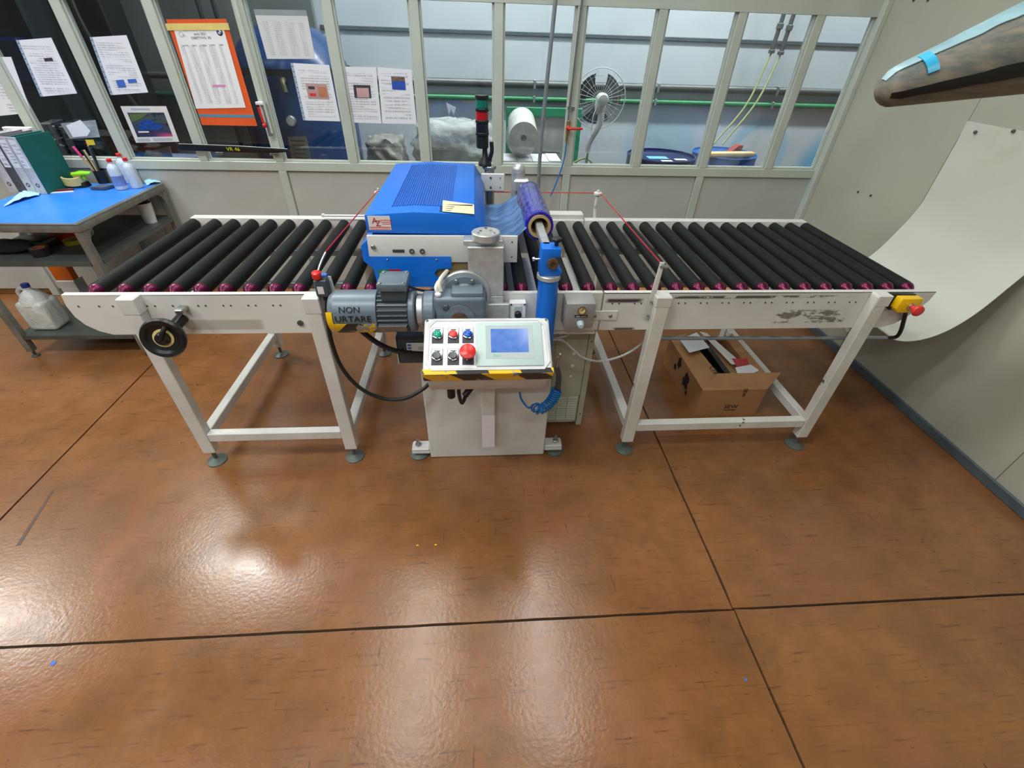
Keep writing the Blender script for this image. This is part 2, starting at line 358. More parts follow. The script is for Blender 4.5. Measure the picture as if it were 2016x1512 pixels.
m_beaml = m_beam_('beam_paint_left', [(-1.165, -0.885, 0.742, 0.788, (176, 174, 164), 0.30)], [])
m_beamr = m_beam_('beam_paint_right', [(1.28, 1.60, 0.752, 0.815, (120, 114, 106), 0.50)], [(0.52, 0.67, 0.855, 0.873, CH, 0.42), (0.80, 1.25, 0.872, 0.884, CH, 0.44), (1.25, 1.72, 0.875, 0.884, CH, 0.5), (0.57, 0.66, 0.722, 0.735, CH, 0.42)])
#==STRUCTURE==
# ------------------------------------------------------------------ floor slabs with recessed joints
fl = B(); box(fl, -8.5, 6.5, -4.2, 5.2, -0.06, -0.012); floor = struct('floor', fl, m_joint, 0)
xs = [-8.2, -5.15, -2.10, 0.95, 4.0, 6.5]; ys = [-4.2, -2.28, 0.77, 3.82, 5.2]
def slab(x0, x1, y0, y1):
    bm = B(); g = 0.0048; pts = []; n = 40
    def wob(k, x, y): return 0.0022*noise.noise(Vector((x*9+k*7, y*9, k)))
    for i in range(n): x = x0+(x1-x0)*i/n; pts.append((x, y0+g+wob(1, x, y0), 0))
    for i in range(n): y = y0+(y1-y0)*i/n; pts.append((x1-g+wob(2, x1, y), y, 0))
    for i in range(n): x = x1-(x1-x0)*i/n; pts.append((x, y1-g+wob(3, x, y1), 0))
    for i in range(n): y = y1-(y1-y0)*i/n; pts.append((x0+g+wob(4, x0, y), y, 0))
    prism(bm, pts, (0, 0, -0.012)); return bm
for i in range(5):
    for j in range(4): O('slab', slab(xs[i], xs[i+1], ys[j], ys[j+1]), m_floor, floor, 0)
bm = B(); box(bm, -8.5, 6.5, -4.2, 5.2, 5.0, 5.1); struct('ceiling', bm, m_ceil, 0)
bm = B(); box(bm, -8.5, 6.5, 4.70, 4.80, 0, 5.0); farw = struct('wall_far', bm, m_far, 0)
bm = B(); box(bm, -8.5, 6.5, -4.3, -4.2, 0, 5.0); struct('wall_front', bm, m_hall, 0)
bm = B(); box(bm, -8.6, -8.5, -4.2, 4.8, 0, 5.0); struct('wall_left', bm, m_hall, 0)
bm = B(); box(bm, 6.5, 6.6, -4.2, 4.8, 0, 5.0); struct('wall_outer', bm, m_hall, 0)
bm = B(); box(bm, -8.4, -1.25, 4.56, 4.62, 0, 2.9); struct('wall_inner', bm, M('inner_wall_grey', (112, 118, 118), 0.6, var=0.1, scale=2), 0)
bm = B(); box(bm, -1.25, 6.4, 4.688, 4.70, 1.715, 1.745, 0.004); box(bm, -1.25, 6.4, 4.66, 4.70, 2.4, 2.43, 0.004); struct('trim_1', bm, m_base)

# ------------------------------------------------------------------ right wall of sandwich panels
WX = 2.52
wr = B(); box(wr, WX+0.012, WX+0.08, -3.5, 3.46, 0, 4.999); wallr = struct('wall_right', wr, m_dsteel, 0)  # extra height above the panels is unseen, added to block lamps beyond
py = [-3.5, -2.30, -1.10, 0.10, 1.30, 2.50, 3.44]
for a, b in zip(py, py[1:]):
    bm = B(); box(bm, WX, WX+0.012, a+0.0015, b-0.0015, 0.0, 3.0, 0.001); O('wall_panel', bm, m_panel, wallr, 0)
bm = B(); box(bm, WX-0.014, WX, -3.5, 3.44, 0, 0.055, 0.004); struct('baseboard_right', bm, m_base)
bm = B()
for u, v in ((1690, 378), (1715, 385), (1800, 0), (1828, 0)):
    q = at(u, v, X=WX); cyl(bm, q, q+Vector((-0.006, 0, 0)), 0.007, 10)
O('screws', bm, m_dsteel, wallr)
bm = B(); box(bm, WX-0.035, WX, 3.40, 3.46, 0.0, 3.0, 0.003); struct('trim_2', bm, m_frame)

# ------------------------------------------------------------------ partition with windows
PY0, PY1 = 3.44, 3.50
MX0, MS, MW = -2.3756, 0.4969, 0.055
ZS0, ZS1, ZT = 0.935, 0.992, 1.872
pf = B()
def mull(i, z0, z1): box(pf, MX0+i*MS, MX0+i*MS+MW, PY0, PY1, z0, z1, 0.003)
for i in range(-6, 10): mull(i, ZS1, 1.955)
for i in range(-6, 10, 2): mull(i, 0.0, ZS0)
box(pf, -5.4, WX-0.035, PY0, PY1, ZS0, ZS1, 0.003)
def toprail(x0, x1, za, zb):
    prism(pf, [(x0, PY0-0.0015, za), (x1, PY0-0.0015, zb), (x1, PY0-0.0015, 1.962), (x0, PY0-0.0015, 1.962)], (0, PY1-PY0+0.003, 0))
toprail(-5.4, -0.95, 1.72, 1.868); toprail(-0.95, WX-0.035, 1.868, 1.868)
box(pf, -8.4, WX-0.035, PY0, PY1, 2.9, 3.0, 0.003); box(pf, -8.4, WX-0.035, PY0+0.02, PY1-0.01, 3.0, 4.999)  # unseen top of the wall, raised to screen off the lamps beyond
for i in range(-6, 10, 2): mull(i, 1.963, 2.9)
wallb = struct('wall_back', pf, m_frame)
ed = [MX0+i*MS for i in range(-6, 11)]
for i in range(-6, 10):
    x0 = MX0+i*MS+MW; x1 = min(MX0+(i+1)*MS, WX-0.035)
    bm = B(); g = 0.012
    for a, b, c, d in ((x0, x1, ZS1, ZS1+g), (x0, x0+g, ZS1+g, 1.87), (x1-g, x1, ZS1+g, 1.87)): box(bm, a, b, PY0+0.014, PY1-0.014, c, d, 0.002)
    wf = O('window_%d' % (i+7), bm, m_frame, None, kind='structure')
    bm = B(); box(bm, x0+0.004, x1-0.004, PY0+0.028, PY0+0.032, ZS1+0.004, 1.90); O('pane', bm, m_glass, wf, 0)
for i in range(-6, 10, 2):
    x0 = MX0+i*MS+MW+0.001; x1 = min(MX0+(i+2)*MS, WX-0.035)-0.001
    bm = B(); box(bm, x0, x1, PY0+0.018, PY1-0.01, 0.05, ZS0-0.004, 0.003); O('lower_panel', bm, m_lower, wallb)
    bm = B(); box(bm, x0, x1, PY0+0.018, PY1-0.01, 1.963, 2.899, 0.003); O('upper_panel', bm, m_lower, wallb)

# housings of the unseen lamps, the added ones too
for k, (x, y, z, p, a, b) in enumerate(LAMPS):
    t = thing('unseen_lamp', 'flat unseen ceiling lamp hanging on thin rods above the hall', 'lamp', (x, y, z-0.02), 'lamps above the hall')
    bm = B(); box(bm, x-a/2-0.03, x+a/2+0.03, y-b/2-0.03, y+b/2+0.03, z, z+0.06, 0.01); O('housing', bm, m_whitec, t)
    for s_ in (-0.4, 0.4):
        bm = B(); cyl(bm, (x+s_*a, y+s_*b, z+0.06), (x+s_*a, y+s_*b, 5.0), 0.004, 6); O('hanger', bm, m_steel, t)
#==CONVEYORS==
# ------------------------------------------------------------------ roller conveyors
RZ, RYF, RYR = 0.8895, 1.697, 2.4823; RS = 0.0946
BY0, BY1 = 1.645, 1.657           # front side plate
RB0, RB1 = 2.515, 2.530           # rear side plate
def roller_proto(x, parent):
    bm = B(); cyb(bm, (x, RYF+0.012, RZ), (x, RYR, RZ), 0.0285, 0.002, 28); r = O('roller', bm, m_blackr, parent)
    bm = B(); lathe(bm, [(0.0275, 0.013), (0.0275, 0.0), (0.021, -0.012), (0.012, -0.022), (0.008, -0.036)], (x, RYF, RZ), (0, 1, 0), 20); O('end_cap', bm, m_purple, r, label='purple end cap')
    bm = B(); lathe(bm, [(0.024, -0.001), (0.02, 0.01), (0.010, 0.018), (0.008, 0.03)], (x, RYR, RZ), (0, 1, 0), 16); O('end_cap', bm, m_chrome, r, label='shiny metal end cap at the rear')
    return r
def leg_set(parent, xs_, yf=1.600):
    for x in xs_:
        bm = B(); box(bm, x-0.029, x+0.029, yf, yf+0.045, 0.075, 0.897, 0.003); O('leg', bm, m_whitew if x > 0 else m_white, parent)
        bm = B(); box(bm, x-0.029, x+0.029, 2.535, 2.590, 0.075, 0.86, 0.003); O('leg', bm, m_white, parent)
        for y in (yf+0.023, 2.565):
            bm = B(); lathe(bm, [(0.046, 0.0), (0.046, 0.006), (0.03, 0.013), (0.014, 0.018), (0.009, 0.02), (0.009, 0.08)], (x, y, 0), (0, 0, 1), 24); O('levelling_foot', bm, m_foot, parent)
        bm = B(); box(bm, x-0.022, x+0.022, yf+0.046, 2.534, 0.135, 0.185, 0.003); O('side_rail', bm, m_white, parent)
        bm = B(); box(bm, x-0.022, x+0.022, BY1+0.002, RB0-0.002, 0.69, 0.735, 0.003); O('cross_member', bm, m_white, parent)
    a, b = xs_
    bm = B(); box(bm, a+0.030, b-0.030, yf+0.002, yf+0.042, 0.150, 0.198, 0.003); O('stretcher', bm, m_whitew if a > 0 else m_white, parent)
def bolts(parent, xs_, z=0.852):
    bm = B()
    for x in xs_: cyl(bm, (x, BY0-0.0018, z), (x, BY0+0.001, z), 0.0035, 8)
    O('screw_heads', bm, m_dsteel, parent, kind='stuff')
# left
tl = thing('roller_conveyor', 'left white conveyor bed of black rollers with a black handwheel on its side', 'conveyor', (-1.1, 1.9, 0))
endl = [(-0.605, .9), (-1.583, .896), (-1.589, .855), (-1.583, .806), (-1.562, .769), (-1.524, .740), (-1.48, .724), (-0.605, .724)]
bm = B(); prism(bm, [(x, BY0, z) for x, z in endl], (0, BY1-BY0, 0)); box(bm, -1.583, -0.605, BY0, BY0+0.022, 0.896, 0.900); O('side_plate', bm, m_beaml, tl)
bm = B(); box(bm, -1.53, -0.605, RB0, RB1, 0.72, 0.905, 0.002); box(bm, -1.53, -0.605, RB0-0.0, RB0+0.05, 0.903, 0.911, 0.002); O('side_plate', bm, m_white, tl)
lx = [at(u, 572, Y=RYF).x for u in (187.8, 245.6)]; lx += [lx[1]+RS*i for i in range(1, 9)]
r0 = roller_proto(lx[0], tl)
for x in lx[1:]: copy_tree(r0, (x-lx[0], 0, 0), tl)
leg_set(tl, (-1.330, -0.655))
for x in (-1.330, -0.655):
    bm = B(); box(bm, x-0.033, x+0.033, 1.5985, BY0+0.004, 0.836, 0.903, 0.003); O('leg_cap', bm, m_whitec, tl)
bolts(tl, [-1.545, -1.47, -1.42] + [lx[1]+RS*k+d for k in range(0, 7) for d in (0.0, 0.028)][2:])
bm = B(); cyl(bm, (-0.735, BY0-0.006, 0.772), (-0.735, BY0, 0.772), 0.012, 16); O('plug', bm, m_dsteel, tl)
for yy, zz in ((2.02, 0.74), (2.27, 0.80)):
    bm = B(); box(bm, -1.36, -0.61, yy, yy+0.03, zz, zz+0.03, 0.002); O('tie_bar', bm, m_galv, tl)
# handwheel: part of the left conveyor
hc = Vector((-1.203, 1.530, 0.778)); hn = Vector((0.12, -1, 0.22)).normalized()
bm = B(); lathe(bm, [(0.052, -0.012), (0.070, -0.014), (0.077, -0.004), (0.078, 0.008), (0.072, 0.018), (0.060, 0.016), (0.051, 0.006), (0.03, 0.002), (0.002, 0.002)], hc, hn, 40)
hw = O('handwheel', bm, m_black, tl, label='black handwheel with a folding crank')
bm = B(); ringm(bm, 0.026, 0.036, 0.003, 0.006, hc, hn); O('dial_ring', bm, m_tape, hw)
bm = B(); lathe(bm, [(0.024, 0.0), (0.024, 0.02), (0.018, 0.026), (0.002, 0.027)], hc, hn, 20)
u_, v_, _ = basis(hn); e = hc + (u_*-0.5 - v_*0.87)*0.055*1.0
tube(bm, [hc+hn*0.022, hc+hn*0.028+(e-hc)*0.5, e+hn*0.018], 0.009, 8); O('crank', bm, m_black, hw)
bm = B(); cyl(bm, hc-hn*0.012, (hc.x+0.02, BY0, 0.80), 0.022, 20); O('hub', bm, m_black, hw)
bm = B(); box(bm, -1.172, -1.142, 1.60, BY0, 0.838, 0.856, 0.003); O('wheel_bracket', bm, m_steel, tl)
# right
tr_ = thing('roller_conveyor', 'right white conveyor bed of black rollers with worn paint above the cardboard box', 'conveyor', (1.2, 1.9, 0))
endr = [(0.507, .9), (1.957, .898), (1.95, .858), (1.915, .80), (1.86, .745), (1.80, .724), (0.507, .724)]
bm = B(); prism(bm, [(x, BY0, z) for x, z in endr], (0, BY1-BY0, 0)); box(bm, 0.507, 1.957, BY0, BY0+0.022, 0.896, 0.900); O('side_plate', bm, m_beamr, tr_)
bm = B(); box(bm, 0.592, 1.90, RB0, RB1, 0.72, 0.905, 0.002); box(bm, 0.592, 1.90, RB0, RB0+0.05, 0.903, 0.911, 0.002); O('side_plate', bm, m_white, tr_)
nrp = [1156.6, 1205.6, 1249.4, 1292, 1334.8, 1376.4, 1420.5, 1462, 1503.8, 1546, 1587, 1625, 1664, 1703.7, 1743, 1783]
rx = [0.3562+RS*i for i in range(-1, 17)]
for x in rx[2:]: copy_tree(r0, (x-lx[0], 0, 0), tr_)
leg_set(tr_, (0.745, 1.690))
bm = B(); box(bm, 0.712, 0.778, 1.5985, BY0+0.004, 0.855, 0.900, 0.003); O('leg_cap', bm, m_whitew, tr_)
bm = B(); box(bm, 1.664, 1.728, 1.5985, BY0+0.004, 0.852, 0.902, 0.003); O('leg_cap', bm, m_whitec, tr_)
bolts(tr_, [rx[k]+d for k in range(3, 18) for d in (0.0, 0.028)])
for yy, zz in ((2.02, 0.74), (2.30, 0.80)):
    bm = B(); box(bm, 0.60, 1.66, yy, yy+0.03, zz, zz+0.03, 0.002); O('tie_bar', bm, m_galv, tr_)
bm = B(); box(bm, 0.455, 0.575, BY0-0.006, BY0-0.0005, 0.775, 0.820, 0.002); jp = O('joint_plate', bm, m_white, tr_)
for x in (0.478, 0.545):
    bm = B(); cyb(bm, (x, BY0-0.011, 0.797), (x, BY0-0.005, 0.797), 0.008, 0.002, 12); O('bolt', bm, m_steel, jp)
# ------------------------------------------------------------------ film applicator machine (middle)
fm = thing('film_applicator', 'film applicator machine with a ribbed blue hood between the two roller beds', 'machine', (0.02, 1.85, 0))
bm = B(); box(bm, -0.598, 0.500, BY0, BY1, 0.724, 0.896, 0.001); box(bm, -0.598, 0.500, BY0, BY0+0.022, 0.896, 0.900); O('side_plate', bm, m_white, fm)
bm = B(); box(bm, -0.598, 0.585, RB0, RB1, 0.72, 0.905, 0.002); box(bm, -0.598, 0.585, RB0, RB0+0.05, 0.903, 0.911, 0.002); O('side_plate', bm, m_white, fm)
q = at(1010, 425, Y=2.56); bm = B(); box(bm, 0.16, 0.585, 2.535, 2.60, 0.905, 0.938, 0.004); O('rear_rail', bm, m_white, fm)
for x in [lx[1]+RS*i for i in range(9, 11)] + [0.085, 0.168] + rx[:2]: copy_tree(r0, (x-lx[0], 0, 0), fm)
bm = B(); box(bm, -0.27, 0.313, 1.600, 2.10, 0.0, 0.55, 0.006); O('base_box', bm, m_whitec, fm)
for s_, x in ((-1, -0.315), (1, 0.36)):
    bm = B(); box(bm, x-0.045, x+0.045, 1.60, 1.66, 0.045, 0.065, 0.006); box(bm, x-0.045, x+0.045, 1.60, 1.68, 0.03, 0.046, 0.003); k = O('foot_bracket', bm, m_whitec, fm)
    bm = B(); cyb(bm, (x+s_*0.014, 1.63, 0.065), (x+s_*0.014, 1.63, 0.078), 0.016, 0.003, 6); cyl(bm, (x+s_*0.014, 1.63, 0.078), (x+s_*0.014, 1.63, 0.105), 0.008, 12); O('bolt', bm, m_steel, k)
    bm = B(); lathe(bm, [(0.047, 0), (0.047, 0.008), (0.02, 0.02), (0.009, 0.022), (0.009, 0.03)], (x+s_*0.014, 1.63, 0), (0, 0, 1), 24); O('levelling_foot', bm, m_foot, k)
bm = B(); box(bm, -0.25, 0.50, 1.665, 2.45, 0.69, 0.722, 0.004); O('bed_frame', bm, m_whitec, fm)
bm = B(); box(bm, -0.1, 0.25, 1.72, 2.05, 0.55, 0.689, 0.004); O('spacer', bm, m_dsteel, fm)
# hood
hp = [(-0.424, 1.116), (-0.424, 1.182), (-0.245, 1.195), (-0.020, 1.187), (0.026, 1.108), (-0.02, 1.108)]
bm = B(); prism(bm, [(x, 1.718, z) for x, z in hp], (0, 0.83, 0), 0.003); hood = O('hood', bm, m_blue, fm)
def hz(x): return 1.182+(x+0.424)/0.179*0.013 if x < -0.245 else 1.195-(x+0.245)/0.225*0.008
bm = B()
for k in range(24):
    x = -0.335 + k*0.0096
    y0, y1 = 1.80, 2.49
    box(bm, x, x+0.0045, y0, y1, hz(x)-0.002, hz(x)+0.0028)
O('rib_field', bm, m_blued, hood, 0, label='darker blue ribs running along the hood', kind='stuff')
bm = B(); box(bm, -0.412, -0.030, 1.735, 2.50, 0.955, 1.108, 0.004); O('head_body', bm, m_blue, fm)
bm = B(); prism(bm, [(-0.414, 1.73, 0.955), (-0.46, 1.73, 1.0), (-0.46, 1.73, 1.06), (-0.414, 1.73, 1.10)], (0, 0.7, 0)); O('side_guard', bm, m_blue, fm)
sp = [(-0.424, 1.112), (0.146, 1.112), (0.146, 1.008), (-0.115, 1.008), (-0.115, 1.031), (-0.427, 1.031)]
bm = B(); prism(bm, [(x, 1.698, z) for x, z in sp], (0, 0.014, 0), 0.0015); wp = O('face_plate', bm, m_whitec, fm, label='white face plate under the hood')
bm = B(); cyb(bm, (-0.405, 1.690, 1.07), (-0.405, 1.698, 1.07), 0.009, 0.002, 14); O('bolt', bm, m_steel, wp)
for x in (-0.262, -0.222):
    bm = B(); ringm(bm, 0.005, 0.010, 0, 0.004, (x, 1.698, 1.053), (0, -1, 0), 18); O('eyelet', bm, m_dsteel, wp)
bm = B(); box(bm, -0.335, -0.29, 1.695, 1.699, 1.048, 1.060, 0.0015); O('slot', bm, m_ink, wp, label='dark slot in the plate')
for x, z in ((0.125, 1.09), (0.125, 1.03)):
    bm = B(); cyl(bm, (x, 1.6968, z), (x, 1.699, z), 0.0032, 8); O('screw', bm, m_ink, wp)
bp = [(-0.421, 1.031), (-0.113, 1.031), (-0.113, 0.984), (-0.150, 0.984), (-0.172, 0.978), (-0.182, 0.962), (-0.172, 0.946), (-0.150, 0.940), (-0.128, 0.940), (-0.128, 0.905), (-0.412, 0.905)]
bm = B(); prism(bm, [(x, 1.695, z) for x, z in bp], (0, 0.008, 0)); lowp = O('lower_guard', bm, m_blue, fm)
for x in (-0.36, -0.17):
    bm = B(); ball(bm, (x, 1.694, 1.02), 0.004, n=10); O('screw', bm, m_chrome, lowp)
bm = B(); box(bm, -0.402, -0.36, 1.6935, 1.695, 0.94, 0.98); O('safety_label', bm, m_green, lowp, label='green warning label')
bm = B(); box(bm, -0.36, -0.312, 1.6935, 1.695, 0.955, 0.98); O('safety_label', bm, m_redl, lowp, label='red warning label')
text('M', 0.022, frame((-0.39, 1.6930, 0.955), (1, 0, 0), (0, 0, 1)), m_stick, lowp)
bm = B(); box(bm, -0.2, 0.01, 1.72, 1.735, 0.91, 1.0); O('inner_bracket', bm, m_core, fm)
# sticker on hood front + note on top
a = at(723, 426, Y=1.7175); b_ = at(771, 453, Y=1.7175)
bm = B(); box(bm, a.x, b_.x, 1.7165, 1.7178, b_.z, a.z+0.002, 0.0006); st = O('maker_sticker', bm, m_stick, hood, label='white and red maker sticker')
text('A', 0.030, frame((a.x+0.024, 1.7160, a.z-0.016), (1, 0, 0), (0, 0, 1)), m_redl, st); text('Z', 0.030, frame((a.x+0.036, 1.7160, a.z-0.026), (1, 0, 0), (0, 0, 1)), m_redl, st)
bm = B()
for zz, x0, x1 in ((0.012, 0.045, 0.085), (0.019, 0.045, 0.088), (0.026, 0.05, 0.082)): box(bm, a.x+x0, a.x+x1, 1.7158, 1.7166, a.z-zz-0.002, a.z-zz)
box(bm, a.x+0.002, b_.x-0.002, 1.7158, 1.7166, b_.z+0.009, b_.z+0.012); box(bm, a.x+0.004, b_.x-0.004, 1.7158, 1.7166, b_.z+0.003, b_.z+0.005); O('print', bm, m_mred, st, 0)
c1, c2, c3, c4 = [at(u, v, Z=1.190) for u, v in ((872, 397), (933, 403), (934, 422), (871, 419))]
bm = B(); prism(bm, [Vector((c.x, c.y, hz(min(c.x, -0.021))+0.0034)) for c in (c1, c2, c3, c4)], (0, 0, 0.0008)); nt_ = O('instruction_note', bm, m_note, hood, 0, label='cream paper note with handwriting')
bm = B()
for k, (x0, x1) in enumerate(((0.03, 0.13), (0.005, 0.06), (0.005, 0.055), (0.005, 0.05))):
    yy = c4.y+0.082-k*0.024; box(bm, c1.x+x0-0.01, c1.x+x1-0.012, yy, yy+0.005, 1.1915, 1.1950)
O('handwriting', bm, m_ink, nt_, 0)
# aluminium column in front
bm = B(); box(bm, -0.046, 0.090, 1.618, 1.644, 0.835, 0.9, 0.002); box(bm, -0.046, 0.090, 1.618, 1.694, 0.9005, 1.100, 0.003); colm = O('column', bm, m_alu, fm, label='brushed aluminium column')
bm = B(); box(bm, -0.06, 0.085, 1.635, 1.694, 1.1, 1.118, 0.002); cyb(bm, (0.023, 1.655, 1.118), (0.023, 1.655, 1.146), 0.053, 0.003, 36); cap = O('column_cap', bm, m_alu, fm)
for dx, dy in ((-0.02, 0.0), (0.018, 0.005), (-0.028, -0.02), (0.03, -0.018), (0, 0.03)):
    bm = B(); cyl(bm, (0.023+dx, 1.655+dy, 1.146), (0.023+dx, 1.655+dy, 1.149), 0.006, 10); O('screw', bm, m_chrome, cap)
bm = B(); box(bm, -0.04, 0.115, 1.600, 1.6175, 0.80, 0.875, 0.003); O('clamp_plate', bm, m_alu, fm)
# blue front post
px_, py_ = 0.262, 1.600
bm = B(); cyb(bm, (px_, py_, 0.58), (px_, py_, 0.986), 0.040, 0.003, 32); box(bm, px_-0.035, px_+0.035, 1.605, 1.64, 0.55, 0.60, 0.002); post = O('support_post', bm, m_blue, fm, label='blue round support post')
bm = B(); cyb(bm, (px_, py_, 0.986), (px_, py_, 1.006), 0.046, 0.003, 32); O('collar', bm, m_alu, post)
h0 = [(0.222, 1.007), (0.302, 1.007), (0.308, 1.022), (0.285, 1.040), (0.272, 1.046), (0.272, 1.078), (0.296, 1.080), (0.296, 1.112), (0.226, 1.112)]
bm = B(); prism(bm, [(x, 1.572, z) for x, z in h0], (0, 0.07, 0), 0.002); hd = O('spindle_head', bm, m_blue, fm, label='blue jaw block holding the spindle')
bm = B(); ringm(bm, 0.010, 0.021, 0, 0.012, (0.268, 1.572, 1.058), (0, -1, 0), 24); cyl(bm, (0.268, 1.571, 1.058), (0.268, 1.566, 1.058), 0.010, 16); O('bearing', bm, m_rust, hd)
bm = B(); cyl(bm, (0.282, 1.605, 1.112), (0.282, 1.605, 1.13), 0.008, 12); cyb(bm, (0.282, 1.605, 1.128), (0.282, 1.605, 1.142), 0.020, 0.004, 9); O('knob', bm, m_black, hd)
bm = B(); cyl(bm, (0.226, 1.60, 1.062), (0.198, 1.60, 1.062), 0.004, 10); cyb(bm, (0.205, 1.60, 1.062), (0.194, 1.60, 1.062), 0.008, 0.002, 10); O('clamp_screw', bm, m_chrome, hd)
bm = B(); box(bm, 0.233, 0.264, 1.62, 2.47, 1.082, 1.112, 0.005); O('spindle', bm, m_alu, fm, label='square aluminium spindle through the film roll')
q0 = at(1024, 345, Y=2.48)
bm = B(); cyb(bm, (0.205, 2.49, 0.92), (0.205, 2.49, 1.175), 0.036, 0.006, 28); ball(bm, (0.205, 2.49, 1.172), 0.036, n=20); box(bm, 0.18, 0.262, 2.43, 2.475, 1.075, 1.14, 0.01); O('rear_support', bm, m_alu, fm)
# rear column with plate
bm = B(); cyb(bm, (0.056, 2.53, 0.95), (0.056, 2.53, 1.17), 0.026, 0.003, 24); cyb(bm, (0.056, 2.53, 1.168), (0.056, 2.53, 1.184), 0.036, 0.003, 24); O('rear_column', bm, m_steel, fm)
bm = B(); box(bm, 0.012, 0.135, 2.485, 2.50, 1.068, 1.155, 0.004); rp = O('rear_plate', bm, m_whitec, fm)
for x in (0.062, 0.112):
    for z in (1.088, 1.135):
        bm = B(); cyl(bm, (x, 2.482, z), (x, 2.486, z), 0.0055 if x < 0.1 else 0.0028, 10); O('screw', bm, m_dsteel, rp)
# rotary switch box
bm = B(); box(bm, 0.115, 0.183, 1.612, 1.644, 0.795, 0.875, 0.004); sb = O('switch_box', bm, m_wcap, fm)
bm = B(); box(bm, 0.135, 0.165, 1.609, 1.612, 0.81, 0.86, 0.001); O('plate', bm, m_bezel, sb)
bm = B(); cyb(bm, (0.150, 1.612, 0.826), (0.150, 1.592, 0.826), 0.014, 0.003, 18); O('knob', bm, m_black, sb)
bm = B()
for x in (0.122, 0.176):
    for z in (0.803, 0.867): cyl(bm, (x, 1.6115, z), (x, 1.6095, z), 0.004, 10)
O('screws', bm, m_ink, sb)
#==MACHINE PARTS==
# ------------------------------------------------------------------ signal tower
st_ = thing('signal_tower', 'black signal tower with green and red lenses behind the blue hood', 'signal light', (0.022, 2.53, 1.184))
cx, cy = 0.024, 2.53
bm = B(); lathe(bm, [(0.034, 1.184), (0.032, 1.20), (0.014, 1.225), (0.012, 1.262), (0.018, 1.268)], (cx+0.01, cy, 0), (0, 0, 1), 24); O('bracket', bm, m_black, st_)
bm = B(); tube(bm, [(cx+0.03, cy, 1.20), (cx+0.045, cy-0.005, 1.25), (cx+0.043, cy-0.005, 1.295)], 0.010, 10); O('folding_arm', bm, m_black, st_)
def seg(n_, z0, z1, r, m): bm = B(); cyb(bm, (cx-0.002, cy, z0), (cx-0.002, cy, z1), r, 0.002, 28); O(n_, bm, m, st_)
seg('base_segment', 1.266, 1.322, 0.030, m_black); seg('ring', 1.322, 1.336, 0.033, m_black)
seg('spare_segment', 1.336, 1.376, 0.0305, M('dark_lens', (18, 24, 40), 0.25)); seg('ring', 1.376, 1.389, 0.033, m_black)
seg('red_lens', 1.389, 1.425, 0.030, m_redl); seg('ring', 1.425, 1.438, 0.033, m_black); seg('green_lens', 1.438, 1.474, 0.030, m_teal); seg('top_cap', 1.474, 1.492, 0.033, m_black)
# ------------------------------------------------------------------ film roll with hanging web
fr = thing('film_roll', 'roll of purple blue protective film on the spindle with a loose web', 'film roll', (0.248, 2.08, 1.03))
fc = (0.2485, 0, 1.097); y0, y1 = 1.86, 2.34
bm = B(); n = 36; rings = []
prof = [(0.047, y0), (0.058, y0), (0.0595, y0+0.004)] + [(0.0595+0.0012*math.sin(k*1.7), y0+0.004+(y1-y0-0.008)*k/22) for k in range(1, 22)] + [(0.0595, y1-0.004), (0.058, y1), (0.047, y1)]
lathe(bm, prof, fc, (0, 1, 0), n, cap=False); O('film', bm, m_film, fr)
bm = B(); ringm(bm, 0.036, 0.047, y0-0.006, y1+0.006, fc, (0, 1, 0), 32); O('core', bm, m_core, fr, label='cardboard core')
bm = B()
def webf(u, v):
    y = 1.84 + 0.52*v
    x = 0.192 - 0.19*u + 0.01*math.sin(v*7)
    y = 2.10 + (y-2.10)*(1+0.12*math.sin(u*PI/2)*1.2) + 0.03*(u)
    z = 1.095 - 0.085*math.sin(min(1, u*1.5)*PI/2)*(1.0-0.15*v) + 0.0022*math.sin(v*26+u*4)*(0.3+u) + 0.003*math.sin(u*14+v*5) + (0.03*(1-v)*u*u)
    return (x, y, z)
sheet(bm, webf, 24, 36, 0.0008); O('loose_web', bm, m_web, fr, 60, label='translucent blue film hanging off the roll')
# ------------------------------------------------------------------ gearmotor
gm = thing('gearmotor', 'grey finned gearmotor with hazard tape and a hand lettered fan cover', 'motor', (-0.2, 1.5, 0.83))
ma = Vector((0, 1.500, 0.905)); mr = 0.077
ASM = Matrix.Translation((0, 1.56, 0.8715)) @ Matrix.Scale(1.04, 4) @ Matrix.Translation(-ma)   # seats the unit against the column
def mx(x0, x1, r, b=0.004, n=32): bm = B(); cyb(bm, (x0, ma.y, ma.z), (x1, ma.y, ma.z), r, b, n); return bm
bm = B(); lathe(bm, [(0.03, 0), (0.060, 0.004), (0.072, 0.018), (mr, 0.03), (mr, 0.17), (mr+0.001, 0.172), (mr+0.001, 0.176), (mr-0.004, 0.178)], (-0.548, ma.y, ma.z), (1, 0, 0), 48); fcv = O('fan_cover', bm, m_motor, gm)
m_haz = stripes('hazard_motor', 'Z', 7.5, -1.0, 0.56)
def arc_sheet(x0, x1, a0, a1, r, bulge=0):   # patch around the motor axis, angle 0 = towards the camera, positive = down
    bm = B()
    def f(u, v):
        a = a0+(a1-a0)*v; x = x0+(x1-x0)*u; return (x, ma.y - r*math.cos(a), ma.z - r*math.sin(a))
    sheet(bm, f, 2, 16, 0.0016); return bm
O('hazard_tape', arc_sheet(-0.523, -0.375, math.radians(8), math.radians(95), mr+0.0018), m_haz, fcv, label='peeling yellow and black hazard tape')
bm = B()
def fe(u, v):
    a = math.radians(-25+110*v); r = 0.074*u+(1-u)*0.0795; x = -0.545*u + -0.523*(1-u); return (x, ma.y-r*math.cos(a), ma.z-r*math.sin(a))
sheet(bm, fe, 3, 16, 0.0016); O('hazard_tape', bm, m_yel, fcv, label='yellow end of the hazard tape')
